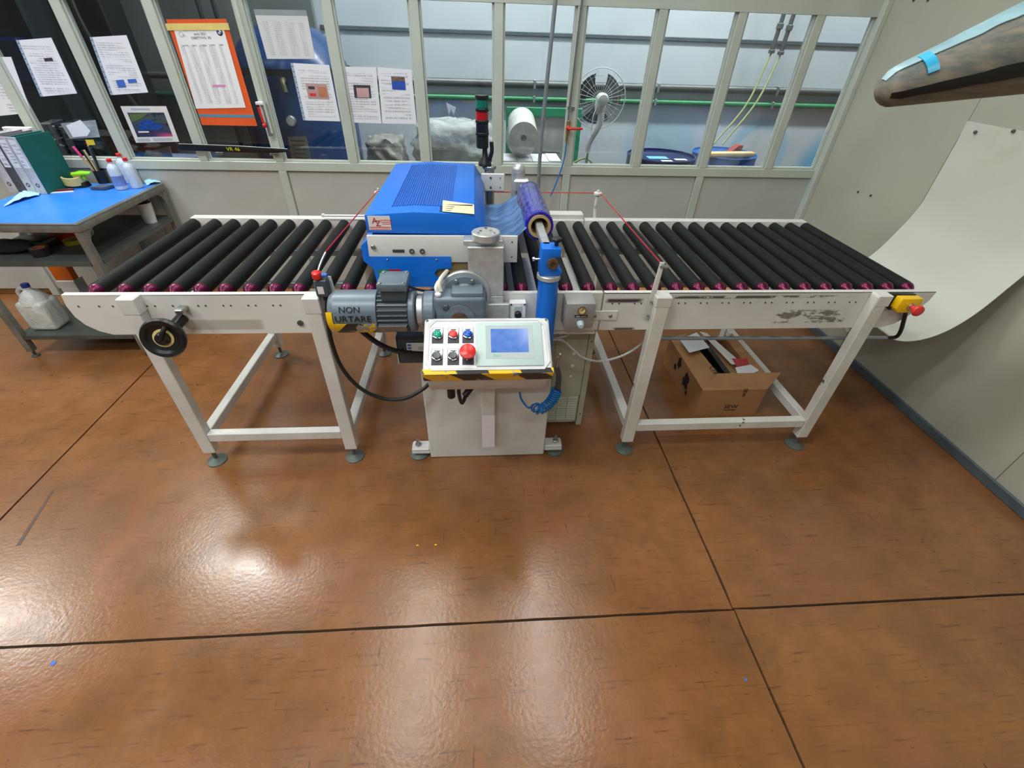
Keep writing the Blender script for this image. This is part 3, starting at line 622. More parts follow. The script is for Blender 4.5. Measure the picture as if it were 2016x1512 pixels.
for s_, xc, ang, sz in (('NON', -0.462, -30, 0.030), ('URTARE', -0.452, -6, 0.033)):
    a = math.radians(ang); nrm = Vector((0, -math.cos(a), -math.sin(a))); up = Vector((0, -math.sin(a), math.cos(a)))
    p = Vector((xc, ma.y, ma.z)) + nrm*(mr+0.002)
    text(s_, sz, frame(p, (1, 0, 0), up), m_inkb, fcv, sx=1.05)
bm = mx(-0.372, -0.262, 0.066, 0.002); stt = O('stator', bm, m_motord, gm)
for k in range(26):
    a = 2*PI*k/26; d = Vector((0, math.cos(a), math.sin(a)))
    bm = B(); p = ma + d*0.070; u2 = d.cross(Vector((1, 0, 0)))
    Mx = frame(Vector((-0.368, p.y, p.z)), (1, 0, 0), d); box(bm, 0, 0.104, -0.007, 0.0085, -0.0014, 0.0014, 0, Mx)
    O('cooling_fin', bm, m_motor, stt, 0)
q = frame(Vector((-0.318, 1.500, 0.905)), (1, 0, 0), (0, -math.sin(0.5), math.cos(0.5)))
bm = B(); box(bm, -0.370, -0.268, 1.4235, 1.430, 0.862, 0.885, 0.001); box(bm, -0.369, -0.268, 1.420, 1.426, 0.862, 0.884, 0.001); O('rating_plate', bm, M('brown_plate', (112, 98, 90), 0.5, 0.3), stt)
bm = B(); box(bm, -0.350, -0.262, 1.452, 1.552, 0.965, 1.005, 0.004); tb = O('terminal_box', bm, m_motord, gm)
bm = B(); box(bm, -0.359, -0.255, 1.444, 1.560, 1.0055, 1.036, 0.007, None, 2); tbl = O('box_lid', bm, m_motor, tb)
for x in (-0.347, -0.267):
    for y in (1.456, 1.548):
        bm = B(); cyb(bm, (x, y, 1.0362), (x, y, 1.0385), 0.007, 0.001, 12); O('screw', bm, m_steel, tbl)
O('end_shield', mx(-0.261, -0.238, 0.079), m_motor, gm)
O('adapter', mx(-0.236, -0.198, 0.055), m_alu, gm)
bm = mx(-0.212, -0.165, 0.072, 0.008); box(bm, -0.168, 0.018, 1.440, 1.555, 0.838, 0.985, 0.016, None, 3); box(bm, -0.105, 0.01, 1.45, 1.558, 0.965, 1.0, 0.008, None, 2); gb = O('gearbox', bm, m_motor, gm)
bm = B(); ringm(bm, 0.031, 0.057, 0, 0.006, (-0.078, 1.440, 0.900), (0, -1, 0), 36); O('output_hub', bm, m_motor, gb)
bm = B(); ringm(bm, 0.010, 0.031, -0.002, 0.010, (-0.078, 1.440, 0.900), (0, -1, 0), 28); O('shaft_seal', bm, m_rust, gb)
bm = B(); lathe(bm, [(0.083, 0), (0.083, 0.018), (0.06, 0.022), (0.045, 0.05)], (-0.060, 1.5375, 0.945), (0, -1, 0), 40); O('flange', bm, m_motor, gm)
bm = B(); cyb(bm, (-0.060, 1.5550, 0.945), (-0.060, 1.538, 0.945), 0.096, 0.003, 44); mf = O('mounting_flange', bm, m_alu, gm)
for k in range(8):
    a = 2*PI*k/8+0.39; c = Vector((-0.060+0.075*math.cos(a), 1.519, 0.945+0.075*math.sin(a)))
    bm = B(); cyb(bm, c, c+Vector((0, -0.01, 0)), 0.008, 0.002, 6); O('bolt', bm, m_steel, mf)
bm = B(); cyb(bm, (-0.125, 1.440, 0.950), (-0.125, 1.430, 0.950), 0.013, 0.003, 6); O('plug', bm, m_motord, gb)
bm = B(); cyb(bm, (-0.150, 1.46, 0.985), (-0.150, 1.455, 0.998), 0.012, 0.003, 8); tube(bm, [(-0.150, 1.46, 0.99), (-0.158, 1.47, 1.01), (-0.150, 1.50, 1.02)], 0.006); O('vent_plug', bm, m_wcap, gb)
ASM = None
bm = B(); tube(bm, [at(868, 574, Y=1.52), at(864, 562, Y=1.53), at(868, 549, Y=1.56), at(880, 534, Y=1.66)], 0.0085, 10); tag(O('cream_cable', bm, m_cream), 'short thick cream cable curving up behind the gearmotor', 'cable')
bm = B(); tube(bm, [at(800, 562, Y=1.55), at(822, 570, Y=1.58), at(850, 572, Y=1.62), at(872, 556, Y=1.67), at(884, 535, Y=1.69)], 0.005, 8); tag(O('black_wire', bm, m_black), 'thin dark cable sagging below the blue lower guard', 'cable')

# ------------------------------------------------------------------ control console
PT = math.radians(30); PO = Vector((0.0225, 1.272, 0.780)); pu = Vector((1, 0, 0)); pv = Vector((0, math.cos(PT), math.sin(PT)))
CF = frame(PO, pu, pv) @ Matrix.Scale(0.935, 4)    # local: x across, y up the slope, z out of the panel ; panel spans x +-0.245, y 0..0.237
cs = thing('control_console', 'sloping white control console with push buttons and a blue touch screen', 'control panel', (0.024, 1.45, 0.14))
def CP(x, y, z=0): return CF @ Vector((x, y, z))
m_encl = M('enclosure_grey', (218, 218, 218), 0.45, var=0.05)
bm = B(); box(bm, -0.240, 0.240, 0.004, 0.233, -0.185, -0.031, 0.010, CF, 3); encl = O('enclosure', bm, m_encl, cs)
bm = B(); box(bm, -0.247, 0.247, -0.002, 0.239, -0.030, -0.001, 0.012, CF, 3)
lid = O('lid', bm, m_wcap, cs)
oct_ = [(-0.228, 0.050), (-0.205, 0.020), (0.205, 0.020), (0.228, 0.050), (0.222, 0.198), (0.200, 0.222), (-0.200, 0.222), (-0.222, 0.198)]
bm = B(); prism(bm, [CP(x, y, -0.001) for x, y in oct_], CF.to_3x3() @ Vector((0, 0, 0.0025)), 0.001); O('panel_face', bm, m_face, cs)
bm = B()
inner = oct_; outer = [(x*1.045, 0.121+(y-0.121)*1.10) for x, y in oct_]
for k in range(8):
    a, b_, c_, d_ = inner[k], inner[(k+1) % 8], outer[(k+1) % 8], outer[k]
    prism(bm, [CP(*a, -0.001), CP(*b_, -0.001), CP(*c_, -0.001), CP(*d_, -0.001)], CF.to_3x3() @ Vector((0, 0, 0.005)))
O('rim', bm, m_encl, cs)
bm = B()
for x in (-0.235, 0.235):
    for y in (0.012, 0.227): cyl(bm, CP(x, y, -0.001), CP(x, y, 0.001), 0.005, 10)
O('lid_screws', bm, m_dsteel, cs)
# hazard tape on the front lip
m_hazc = stripes('hazard_console', 'Z', 4.4, 1.0, 0.60)
bm = B(); box(bm, -0.248, 0.248, -0.0035, 0.017, 0.0, 0.0012, 0, CF); O('hazard_tape', bm, m_hazc, cs, 0)
bm = B(); box(bm, -0.248, 0.248, -0.0050, -0.0022, -0.060, 0.0, 0, CF); O('hazard_tape', bm, m_hazc, cs, 0)
def col_row(px, py, Z=0): return None
bx = (-0.193, -0.132, -0.076)
def bez(x, y): bm = B(); box(bm, x-0.0215, x+0.0215, y-0.030, y+0.030, 0.0014, 0.004, 0.001, CF); return bm
rowy = (0.160, 0.068)
btn = [(bx[0], rowy[0], m_mgreen, 'green_button'), (bx[1], rowy[0], m_mred, 'red_button'), (bx[2], rowy[0], m_mblue, 'blue_button'),
       (bx[0], rowy[1], m_dsteel, 'black_button'), (bx[1], rowy[1], m_dsteel, 'black_button'), (bx[2], rowy[1], m_red, 'emergency_button')]
for i, (x, y, m_, nm) in enumerate(btn):
    bm = B(); box(bm, x-0.0205, x+0.0205, y-0.034, y+0.000, 0.0015, 0.0035, 0.0006, CF)
    bp_ = O('legend_plate', bm, m_ink, cs, label='black lower legend plate')
    bm = B(); box(bm, x-0.0220, x+0.0220, y-0.0355, y+0.0335, 0.0014, 0.0025, 0, CF); O('plate_border', bm, m_dsteel, cs, 0)
    bm = B(); box(bm, x-0.0205, x+0.0205, y+0.000, y+0.032, 0.0015, 0.0035, 0.0006, CF); O('legend_plate', bm, m_wcap, cs, label='white legend plate')
    bm = B(); box(bm, x-0.010, x+0.010, y+0.021, y+0.026, 0.0034, 0.0041, 0, CF); O('legend_print', bm, m_dsteel, cs, 0)
    bm = B(); lathe(bm, [(0.019, 0.003), (0.018, 0.010), (0.0155, 0.011)], CP(x, y), CF.to_3x3() @ Vector((0, 0, 1)), 24); ring_ = O('bezel', bm, m_chrome, cs)
    bm = B(); n3 = CF.to_3x3() @ Vector((0, 0, 1))
    if nm == 'emergency_button':
        lathe(bm, [(0.012, 0.008), (0.012, 0.028), (0.024, 0.032), (0.029, 0.040), (0.028, 0.047), (0.018, 0.051), (0.002, 0.052)], CP(x, y), n3, 32)
    else: lathe(bm, [(0.0145, 0.008), (0.0148, 0.014), (0.012, 0.0165), (0.002, 0.0155 if m_ is m_dsteel else 0.018)], CP(x, y), n3, 24)
    O(nm, bm, m_, cs)
# touch screen
bm = B(); box(bm, -0.045, 0.213, 0.024, 0.213, 0.001, 0.008, 0.003, CF, 2); scr = O('touch_panel', bm, m_facia, cs)
bm = B(); box(bm, -0.008, 0.176, 0.054, 0.198, 0.0081, 0.0088, 0.0003, CF); O('screen_bezel', bm, m_bezel, scr)
bm = B(); box(bm, 0.012, 0.157, 0.080, 0.182, 0.0089, 0.0094, 0, CF); O('screen', bm, m_screen, scr, 0)
text('ESA', 0.014, CF @ Matrix.Translation((0.034, 0.067, 0.0092)), M('logo_green', (120, 220, 180), 0.5), scr, sx=1.3)
bm = B(); box(bm, -0.006, 0.056, 1.535, 1.598, 0.135, 0.62, 0.004); box(bm, -0.006, 0.056, 1.38, 1.535, 0.62, 0.68, 0.004); O('mounting_bracket', bm, m_whitec, cs)
bm = B(); box(bm, -0.005, 0.055, 1.5325, 1.5345, 0.137, 0.34); O('cover_strip', bm, m_face, cs, 0)
# connectors below
bm = B(); tube(bm, [(-0.09, 1.42, 0.64), (-0.095, 1.42, 0.57), (-0.085, 1.44, 0.50), (-0.06, 1.47, 0.54), (-0.02, 1.52, 0.57)], 0.008, 8); cyb(bm, (-0.075, 1.46, 0.52), (-0.02, 1.50, 0.58), 0.014, 0.003, 14); O('connector', bm, m_black, cs)
bm = B(); cyb(bm, (-0.125, 1.41, 0.65), (-0.125, 1.41, 0.555), 0.016, 0.006, 14); O('cable_gland', bm, m_black, cs)
# ------------------------------------------------------------------ coiled hose and air gun
def coil(path, r, turns, tr):
    P = spline(path, 14); L = [0]
    for a, b in zip(P, P[1:]): L.append(L[-1]+(b-a).length)
    T_ = L[-1]; pts = []; n_ = turns*14; u = None; k = 0
    for i in range(n_+1):
        s = T_*i/n_
        while k < len(L)-2 and L[k+1] < s: k += 1
        f = (s-L[k])/max(1e-9, L[k+1]-L[k]); p = P[k].lerp(P[k+1], f); t = (P[k+1]-P[k]).normalized()
        if u is None: u = basis(t)[0]
        u = (u-t*u.dot(t)).normalized(); v = t.cross(u); a = 2*PI*i/14
        pts.append(p+(u*math.cos(a)+v*math.sin(a))*r)
    bm = B(); tube(bm, pts, tr, 6, raw=True); return bm
hp_ = [at(u, v, Y=1.50) for u, v in ((1052, 800), (1062, 806), (1078, 797), (1090, 782), (1097, 766))]
bmc = coil(hp_, 0.021, 14, 0.0040)
tube(bmc, [at(1023, 772, Y=1.52), at(1026, 785, Y=1.51), at(1034, 797, Y=1.50), at(1042, 803, Y=1.49), at(1050, 796, Y=1.48)], 0.0045, 8)
tag(O('coiled_hose', bmc, m_coil), 'coiled blue air hose hanging under the console corner', 'hose')
ag = thing('air_gun', 'dark air gun hanging beside the right end of the console', 'air gun', at(1098, 760, Y=1.50))
bm = B(); tube(bm, [at(1098, 765, Y=1.5), at(1100, 740, Y=1.49), at(1096, 722, Y=1.48)], lambda t: 0.013-0.002*t, 10); O('handle', bm, m_dsteel, ag)
bm = B(); tube(bm, [at(1096, 724, Y=1.48), at(1099, 708, Y=1.47), at(1103, 697, Y=1.46)], lambda t: 0.008-0.003*t, 10); tube(bm, [at(1093, 724, Y=1.48), at(1092, 712, Y=1.47), at(1098, 703, Y=1.46)], 0.003, 6); O('nozzle', bm, m_steel, ag)
# ------------------------------------------------------------------ static eliminator box under the bed
sx = thing('power_supply_box', 'dark instrument box with a small display behind the console left edge', 'instrument', (-0.24, 1.70, 0.555))
bm = B(); box(bm, -0.365, -0.13, 1.66, 1.80, 0.551, 0.688, 0.004); O('case', bm, m_motord, sx)
bm = B(); box(bm, -0.371, -0.366, 1.655, 1.80, 0.551, 0.689, 0.001); O('side_panel', bm, m_whitec, sx)
bm = B(); box(bm, -0.325, -0.14, 1.657, 1.6598, 0.61, 0.66, 0.001); fp = O('front_label', bm, m_stick, sx)
bm = B()
for k in range(3): box(bm, -0.320, -0.305, 1.6555, 1.657, 0.615+k*0.015, 0.624+k*0.015)
O('print', bm, m_cblue, fp, 0)
bm = B(); box(bm, -0.275, -0.22, 1.6555, 1.657, 0.625, 0.642); O('display', bm, m_bezel, fp, 0)
bm = B(); box(bm, -0.352, -0.338, 1.655, 1.6598, 0.622, 0.638, 0.002); O('rocker_switch', bm, m_black, sx)
# ------------------------------------------------------------------ pneumatic box
pb = thing('pressure_box', 'grey metal box with a round gauge and pale knob on the conveyor side', 'gauge box', (0.395, 1.6, 0.78))
bm = B(); prism(bm, [(0.335, BY0-0.001, 0.775), (0.335, 1.56, 0.785), (0.335, 1.552, 0.900), (0.335, BY0-0.001, 0.905)], (0.118, 0, 0), 0.005); O('case', bm, M('box_grey', (158, 156, 154), 0.42, 0.15, var=0.05), pb)
bm = B(); ringm(bm, 0.0135, 0.018, 0, 0.009, (0.397, 1.5545, 0.872), (0, -1, 0.08), 28); O('gauge_bezel', bm, m_chrome, pb)
bm = B(); cyl(bm, (0.397, 1.5545, 0.872), (0.397, 1.5505, 0.8723), 0.0135, 24); dl = O('gauge_dial', bm, m_tape, pb)
bm = B(); box(bm, -0.001, 0.001, -0.003, 0.010, 0, 0.001, 0, frame((0.397, 1.5495, 0.8723), (0.7, 0, -0.7), (0.7, 0.0, 0.7))); O('needle', bm, m_ink, dl, 0)
bm = B(); box(bm, 0.372, 0.424, 1.552, 1.556, 0.840, 0.848); lb = O('label_strip', bm, m_black, pb)
bm = B()
for k in range(12):
    if k != 5: box(bm, 0.377+k*0.0036, 0.3794+k*0.0036, 1.5512, 1.5522, 0.8425, 0.8455)
O('print', bm, m_stick, lb, 0)
bm = B(); cyb(bm, (0.398, 1.556, 0.812), (0.398, 1.530, 0.810), 0.012, 0.003, 20); cyb(bm, (0.398, 1.556, 0.812), (0.398, 1.545, 0.811), 0.015, 0.002, 20); O('regulator_knob', bm, M('pale_knob', (196, 216, 220), 0.3), pb)
# ------------------------------------------------------------------ beige electrical cabinet
ec = thing('electrical_cabinet', 'beige floor cabinet with louvres and round caps behind the console', 'cabinet', (0.42, 2.0, 0))
bm = B(); box(bm, 0.330, 0.515, 1.815, 2.30, 0.025, 0.652, 0.004); O('body', bm, m_cab, ec)
bm = B(); box(bm, 0.518, 0.548, 1.812, 2.30, 0.005, 0.655, 0.003); O('side_post', bm, m_cab, ec)
bm = B(); box(bm, 0.36, 0.515, 1.811, 1.8148, 0.225, 0.64, 0.001); O('door', bm, m_cab, ec)
for z, r in ((0.49, 0.011), (0.415, 0.010), (0.35, 0.007)):
    bm = B(); lathe(bm, [(r, 0), (r*0.8, 0.004), (0.001, 0.005)], (0.448+z*0.012, 1.811, z), (0, -1, 0), 16); O('round_cap', bm, m_wcap, ec)
bm = B()
for k in range(10):
    for j in range(3):
        x0 = 0.345+j*0.055; z = 0.050+k*0.0165; prism(bm, [(x0, 1.8148, z), (x0, 1.808, z+0.003), (x0, 1.8148, z+0.012)], (0.051, 0, 0))
O('louvres', bm, m_cab, ec, 0, kind='stuff')
bm = B()
for x, z in ((0.533, 0.09), (0.533, 0.56), (0.50, 0.035)): cyl(bm, (x, 1.8112, z), (x, 1.8095, z), 0.004, 8)
O('screws', bm, m_ink, ec)
# ------------------------------------------------------------------ emergency stop at the right end
es = thing('emergency_stop', 'yellow emergency stop box with a red mushroom button at the far right conveyor end', 'emergency stop', (1.79, 1.61, 0.84))
bm = B(); prism(bm, [(1.735, 1.641, 0.900), (1.845, 1.641, 0.900), (1.845, 1.641, 0.835), (1.76, 1.641, 0.825), (1.735, 1.641, 0.845)], (0, -0.022, 0), 0.003); O('back_box', bm, m_black, es)
bm = B(); prism(bm, [(1.755, 1.618, 0.898), (1.850, 1.618, 0.898), (1.850, 1.618, 0.832), (1.765, 1.618, 0.832), (1.750, 1.618, 0.850)], (0, -0.036, 0), 0.004); O('yellow_cover', bm, m_yel, es)
bm = B(); cyb(bm, (1.808, 1.583, 0.864), (1.808, 1.572, 0.864), 0.016, 0.002, 20); O('collar', bm, m_chrome, es)
bm = B(); lathe(bm, [(0.010, 0), (0.010, 0.018), (0.020, 0.022), (0.024, 0.030), (0.022, 0.036), (0.012, 0.040), (0.001, 0.041)], (1.808, 1.572, 0.864), (0.0, -1, 0), 28); O('mushroom_button', bm, m_mred, es)
bm = B(); tube(bm, [at(1784, 612, Y=1.625), at(1779, 632, Y=1.635), at(1773, 652, Y=1.66), at(1764, 663, Y=1.68), at(1744, 665, Y=1.682)], 0.0085, 10); O('cable', bm, m_black, es)
bm = B(); cyl(bm, at(1300, 666, Y=1.682), at(1746, 665, Y=1.682), 0.0085, 14); tag(O('conduit', bm, m_galv), 'horizontal grey conduit running below the right conveyor side', 'pipe')
# ------------------------------------------------------------------ pull cord, its switch and brackets
psw = thing('pull_cord_switch', 'grey blue pull cord switch with a red head on a white upright', 'switch', (-0.60, 1.63, 0.90))
bm = B(); box(bm, -0.628, -0.578, 1.605, 1.640, 0.905, 0.975, 0.004); O('body', bm, m_motord, psw)
bm = B(); box(bm, -0.618, -0.595, 1.6035, 1.6048, 0.92, 0.95); O('label_plate', bm, m_stick, psw, 0)
bm = B(); cyb(bm, (-0.612, 1.62, 0.976), (-0.612, 1.62, 1.005), 0.018, 0.004, 16); cyb(bm, (-0.612, 1.60, 0.99), (-0.612, 1.64, 0.99), 0.014, 0.004, 14); O('red_head', bm, m_red, psw)
bm = B(); cyb(bm, (-0.594, 1.618, 0.992), (-0.572, 1.615, 0.992), 0.008, 0.002, 12); O('reset_knob', bm, m_cblue, psw)
bm = B(); tube(bm, [(-0.605, 1.625, 1.006), (-0.595, 1.65, 1.03), (-0.585, 1.69, 1.05)], 0.0045, 8); O('spring_clamp', bm, m_steel, psw)
bm = B(); prism(bm, [(-0.582, 1.641, 0.975), (-0.570, 1.641, 0.975), (-0.556, 1.641, 0.775), (-0.582, 1.641, 0.775)], (0, 0.0035, 0)); O('upright', bm, m_whitec, psw)
bm = B(); cyb(bm, (-0.598, 1.622, 0.905), (-0.598, 1.622, 0.885), 0.012, 0.003, 12); O('cable_gland', bm, m_black, psw)
brk = thing('cord_bracket', 'worn white flat bar bracket standing at the right conveyor front', 'bracket', (0.705, 1.635, 0.785))
bm = B(); prism(bm, [(0.690, 1.640, 0.785), (0.716, 1.640, 0.785), (0.722, 1.640, 1.035), (0.704, 1.640, 1.035)], (0, -0.005, 0), 0.001); O('flat_bar', bm, m_whitew, brk)
for z in (0.80, 0.865):
    bm = B(); cyb(bm, (0.705, 1.635, z), (0.705, 1.628, z), 0.006, 0.0015, 6); O('bolt', bm, m_steel, brk)
bm = B(); cyb(bm, (0.706, 1.634, 1.022), (0.735, 1.626, 1.018), 0.007, 0.002, 10); O('eye_bolt', bm, m_steel, brk)
rb = thing('cord_guide', 'bent white guide post with a round top behind the right rollers', 'post', (0.655, 2.57, 0.91))
bm = B(); tube(bm, [(0.660, 2.575, 0.905), (0.655, 2.575, 0.96), (0.652, 2.56, 0.985), (0.655, 2.56, 1.035)], 0.0095, 8); O('post', bm, m_whitec, rb)
bm = B(); cyb(bm, (0.655, 2.56, 1.036), (0.655, 2.56, 1.050), 0.023, 0.003, 20); cyl(bm, (0.655, 2.56, 1.05), (0.655, 2.56, 1.062), 0.007, 8); O('disc', bm, m_whitec, rb)
rb2 = thing('cord_guide', 'small white guide with an eye bolt behind the left hood edge', 'post', (-0.54, 2.56, 0.91))
bm = B(); tube(bm, [(-0.54, 2.56, 0.905), (-0.54, 2.56, 1.03)], 0.009, 8, 2); O('post', bm, m_whitec, rb2)
bm = B(); cyb(bm, (-0.54, 2.56, 1.03), (-0.54, 2.56, 1.042), 0.018, 0.003, 16); cyl(bm, (-0.535, 2.56, 1.042), (-0.535, 2.56, 1.058), 0.006, 8); O('disc', bm, m_whitec, rb2)
bm = B(); tube(bm, [(-0.585, 1.69, 1.05), (-0.585, 1.695, 1.052), (-0.54, 2.54, 1.046), (-0.52, 2.56, 1.046), (0.64, 2.56, 1.046), (0.667, 2.545, 1.046), (0.712, 1.66, 1.026), (0.714, 1.64, 1.024)], 0.0026, 6, raw=True)
tag(O('safety_rope', bm, m_redl), 'thin red pull cord strung around the back of the machine', 'cord')
bm = B(); cyb(bm, (-0.832, 2.50, 0.932), (-0.60, 2.50, 0.932), 0.006, 0.001, 10); box(bm, -0.84, -0.825, 2.495, 2.512, 0.925, 0.94, 0.002); tag(O('metal_rod', bm, m_wcap), 'short bright metal rod above the rear ends of the left rollers', 'rod')
# ------------------------------------------------------------------ cables
bm = B(); tube(bm, [(-0.598, 1.622, 0.887), at(645, 625, Y=1.60), at(652, 670, Y=1.59), at(672, 722, Y=1.57), at(708, 763, Y=1.55), at(752, 784, Y=1.54), at(795, 785, Y=1.54), at(830, 768, Y=1.56), at(850, 750, Y=1.58)], 0.0085, 10)
tag(O('black_cable', bm, m_black), 'long black cable looping from the cord switch down to the console', 'cable')
bm = B(); tube(bm, [at(700, 640, Y=1.66), at(716, 655, Y=1.655), at(748, 678, Y=1.64), at(785, 692, Y=1.625), at(835, 697, Y=1.61), at(870, 696, Y=1.60)], 0.0115, 10)
tag(O('black_cable', bm, m_black), 'thick black cable passing in front of the dark instrument box', 'cable')
bm = B(); tube(bm, [at(1080, 668, Y=1.66), at(1107, 670, Y=1.68), at(1125, 685, Y=1.69), at(1148, 704, Y=1.69), at(1180, 711, Y=1.69), at(1215, 704, Y=1.70), at(1245, 690, Y=1.72), at(1268, 672, Y=1.74), at(1290, 650, Y=1.76)], 0.0055, 8)
tag(O('white_cable', bm, m_greyc), 'white cable sagging from the cabinet to the right leg', 'cable')
bm = B(); tube(bm, [at(1080, 667, Y=1.68), at(1100, 665, Y=1.70), at(1118, 658, Y=1.72), at(1135, 648, Y=1.74)], 0.007, 8)
tag(O('white_cable', bm, m_greyc), 'short white cable rising behind the grey gauge box', 'cable')
#==PROPS==
# ------------------------------------------------------------------ white curved sheet on the right wall
bm = B()
sprof = spline([(2.508, 0, 1.436), (2.505, 0, 1.24), (2.47, 0, 1.02), (2.41, 0, 0.87), (2.34, 0, 0.73), (2.25, 0, 0.635), (2.14, 0, 0.590), (2.03, 0, 0.592), (1.935, 0, 0.640)], 6)
def shf(u, v):
    k = u*(len(sprof)-1); i = min(int(k), len(sprof)-2); p = sprof[i].lerp(sprof[i+1], k-i); y = 1.74+0.75*v
    bow = 0.05*v*math.sin(min(1, u*1.3)*PI)*(1 if u > 0.1 else u*10)
    return (min(p.x+bow, 2.514), y, p.z)
sheet(bm, shf, 48, 10, 0.003)
shm = N('white_flexible_sheet_stained'); X, Y, Z = shm.xyz()
k = shm.math('MULTIPLY', shm.math('MULTIPLY', shm.ramp(Z, 0.62, 0.85), shm.band(Y, 0.05, 0.22, 0.06)), shm.ramp(shm.noise(9, 5), 0.4, 0.7, 0, 0.55))
shm.L(shm.mix(k, lin((206, 207, 197)), lin((196, 160, 110))), shm.p.inputs['Base Color']); shm.p.inputs['Roughness'].default_value = 0.3; shm.bump(shm.noise(2.5, 3), 0.25, 0.03)
ws = tag(O('white_sheet', bm, shm.m), 'large white flexible sheet curling from the right wall under the conveyor end', 'sheet')
for u, v in ((1921, 260), (1996, 258)):
    q = at(u, v, X=2.503); bm = B(); ball(bm, (2.500, q.y, q.z), 0.008, n=10); O('screw', bm, m_dsteel, ws)
# ------------------------------------------------------------------ tapered arm at top right
tp = at(1727, 182, Y=1.0); te = at(2016, 95, Y=1.0); dr = (te-tp).normalized(); L_ = (WX-tp.x)/dr.x; end = tp+dr*L_
am = N('worn_wrap'); X, Y, Z = am.xyz(); v = am.noise(9, 5, 0.6, stretch=(1, 6, 6))
am.L(am.mix(am.ramp(v, 0.35, 0.65), lin((138, 128, 112)), lin((92, 98, 94))), am.p.inputs['Base Color']); am.p.inputs['Roughness'].default_value = 0.6
arm = thing('swing_boom', 'tapered wrapped arm jutting from the right wall at the top right corner', 'arm', end)
Ld = (te-tp).length
def ar(d):   # radius at distance d from the tip
    s = d/Ld; return (0.028+0.050*min(s, 1.15))*min(1, math.sqrt(max(0.0, 1-(1-min(1, d/0.030))**2))+0.03)
ds = [0.03*(1-math.cos(PI/2*k/6)) for k in range(7)] + [0.03+(L_-0.03)*(k/40)**1.6 for k in range(1, 41)]
cu_ = Vector((0, 0, 1)); cu_ = (cu_-dr*cu_.dot(dr)).normalized(); cs_ = dr.cross(cu_); cs_ = cs_ if cs_.y < 0 else -cs_
def surf(d, a, lift): return tp+dr*d+(cu_*math.cos(a)+cs_*math.sin(a))*(ar(d)+lift)
bm = B(); rg = [[bm.verts.new(surf(d, 2*PI*k/24, 0)) for k in range(24)] for d in ds]
for p, q in zip(rg, rg[1:]):
    for k in range(24): bm.faces.new((p[k], p[(k+1) % 24], q[(k+1) % 24], q[k]))
bm.faces.new(rg[0]); bm.faces.new(rg[-1]); O('wrapped_bar', bm, am.m, arm)
def strip(nm, d0, d1, a0, a1, mat, lab, lift=0.0015, w=0.25):
    bm = B()
    def f(u, v):
        d = d0+(d1-d0)*u; e = w*0.5*noise.noise(Vector((d*30, v*2+a0, 0))); return surf(d, a0+(a1-a0)*v+e*(0.4+u), lift)
    sheet(bm, f, 50, 8, 0.002); O(nm, bm, mat, arm, 60, lab)
m_cy = M('cyan_sheen', (160, 192, 200), 0.35, var=0.2, scale=14, c2=(112, 150, 160)); m_cy2 = M('bright_cyan_plastic', (60, 190, 235), 0.3, var=0.1)
strip('cyan_highlight', 0.006, 0.62, -0.2, 0.42, m_cy, 'pale cyan highlight painted along the upper edge')  # highlight on the upper edge, put in as pale cyan colour
strip('cyan_band', 0.060, 0.078, 0.10, 1.15, m_cy2, 'bright cyan band near the tip', 0.003, 0.1)
strip('dark_strip', 0.010, 0.70, 1.62, 1.98, m_black, 'black strip along the underside', 0.002, 0.15)
# ------------------------------------------------------------------ cardboard box with contents
cb = thing('cardboard_box', 'open brown cardboard box on the floor under the right conveyor', 'box', (1.42, 2.15, 0))
X0, X1, Y0, Y1, H = 1.225, 1.600, 1.875, 2.42, 0.187
for nm, a in (('front_wall', (X0, X1, Y0, Y0+0.005)), ('back_wall', (X0, X1, Y1-0.005, Y1)), ('left_wall', (X0, X0+0.005, Y0+0.005, Y1-0.005)), ('right_wall', (X1-0.005, X1, Y0+0.005, Y1-0.005))):
    bm = B(); box(bm, *a, 0, H); O(nm, bm, m_card, cb, 0)
bm = B(); box(bm, X0+0.005, X1-0.005, Y0+0.005, Y1-0.005, 0.0, 0.005); O('bottom', bm, m_card, cb, 0)
bm = B(); prism(bm, [(X0, Y0, H), (X1, Y0, H), (X1+0.10, Y0+0.075, H+0.055), (X0+0.10, Y0+0.075, H+0.055)], (0, 0.002, 0.004)); O('front_flap', bm, m_cardi, cb, 0)
bm = B(); prism(bm, [(X0, Y0, H), (X0, Y1, H), (X0+0.10, Y1, H+0.03), (X0+0.125, Y0+0.07, H+0.035)], (0, 0, 0.004)); O('left_flap', bm, m_cardi, cb, 0)
bm = B(); box(bm, X1-0.004, X1+0.0, Y0+0.1, Y1-0.02, H, H+0.05, 0, Matrix.Translation((X1, 0, H)) @ Matrix.Rotation(0.5, 4, 'Y') @ Matrix.Translation((-X1, 0, -H))); O('right_flap', bm, m_cardi, cb, 0)
text('SEW', 0.036, frame((1.43, Y0-0.001, 0.062), (1, 0, 0), (0, 0, 1)), m_inkb, cb, sx=1.15)
bm = B(); box(bm, 1.395, 1.465, Y0-0.0015, Y0-0.0002, 0.036, 0.040); O('underline', bm, m_inkb, cb, 0)
text('SEW', 0.030, frame((1.475, Y0-0.001, 0.165), (0, 0, -1), (1, 0, 0)), m_inkb, cb)
text('CTIM', 0.04, frame((X0+0.108, 2.0, H+0.040), (0, -1, 0), (1, 0, 0.28)), m_inkb, cb)
random.seed(3)
def blot(cy_, cz_, r, n=14):
    pts = []
    for i in range(n):
        a = 2*PI*i/n; rr = r*(0.55+0.6*random.random()); pts.append((X0-0.0005, cy_+rr*math.cos(a), max(0.004, cz_+rr*1.3*math.sin(a))))
    bm = B(); prism(bm, pts, (-0.0008, 0, 0)); O('torn_tape', bm, m_inkb, cb, 0)
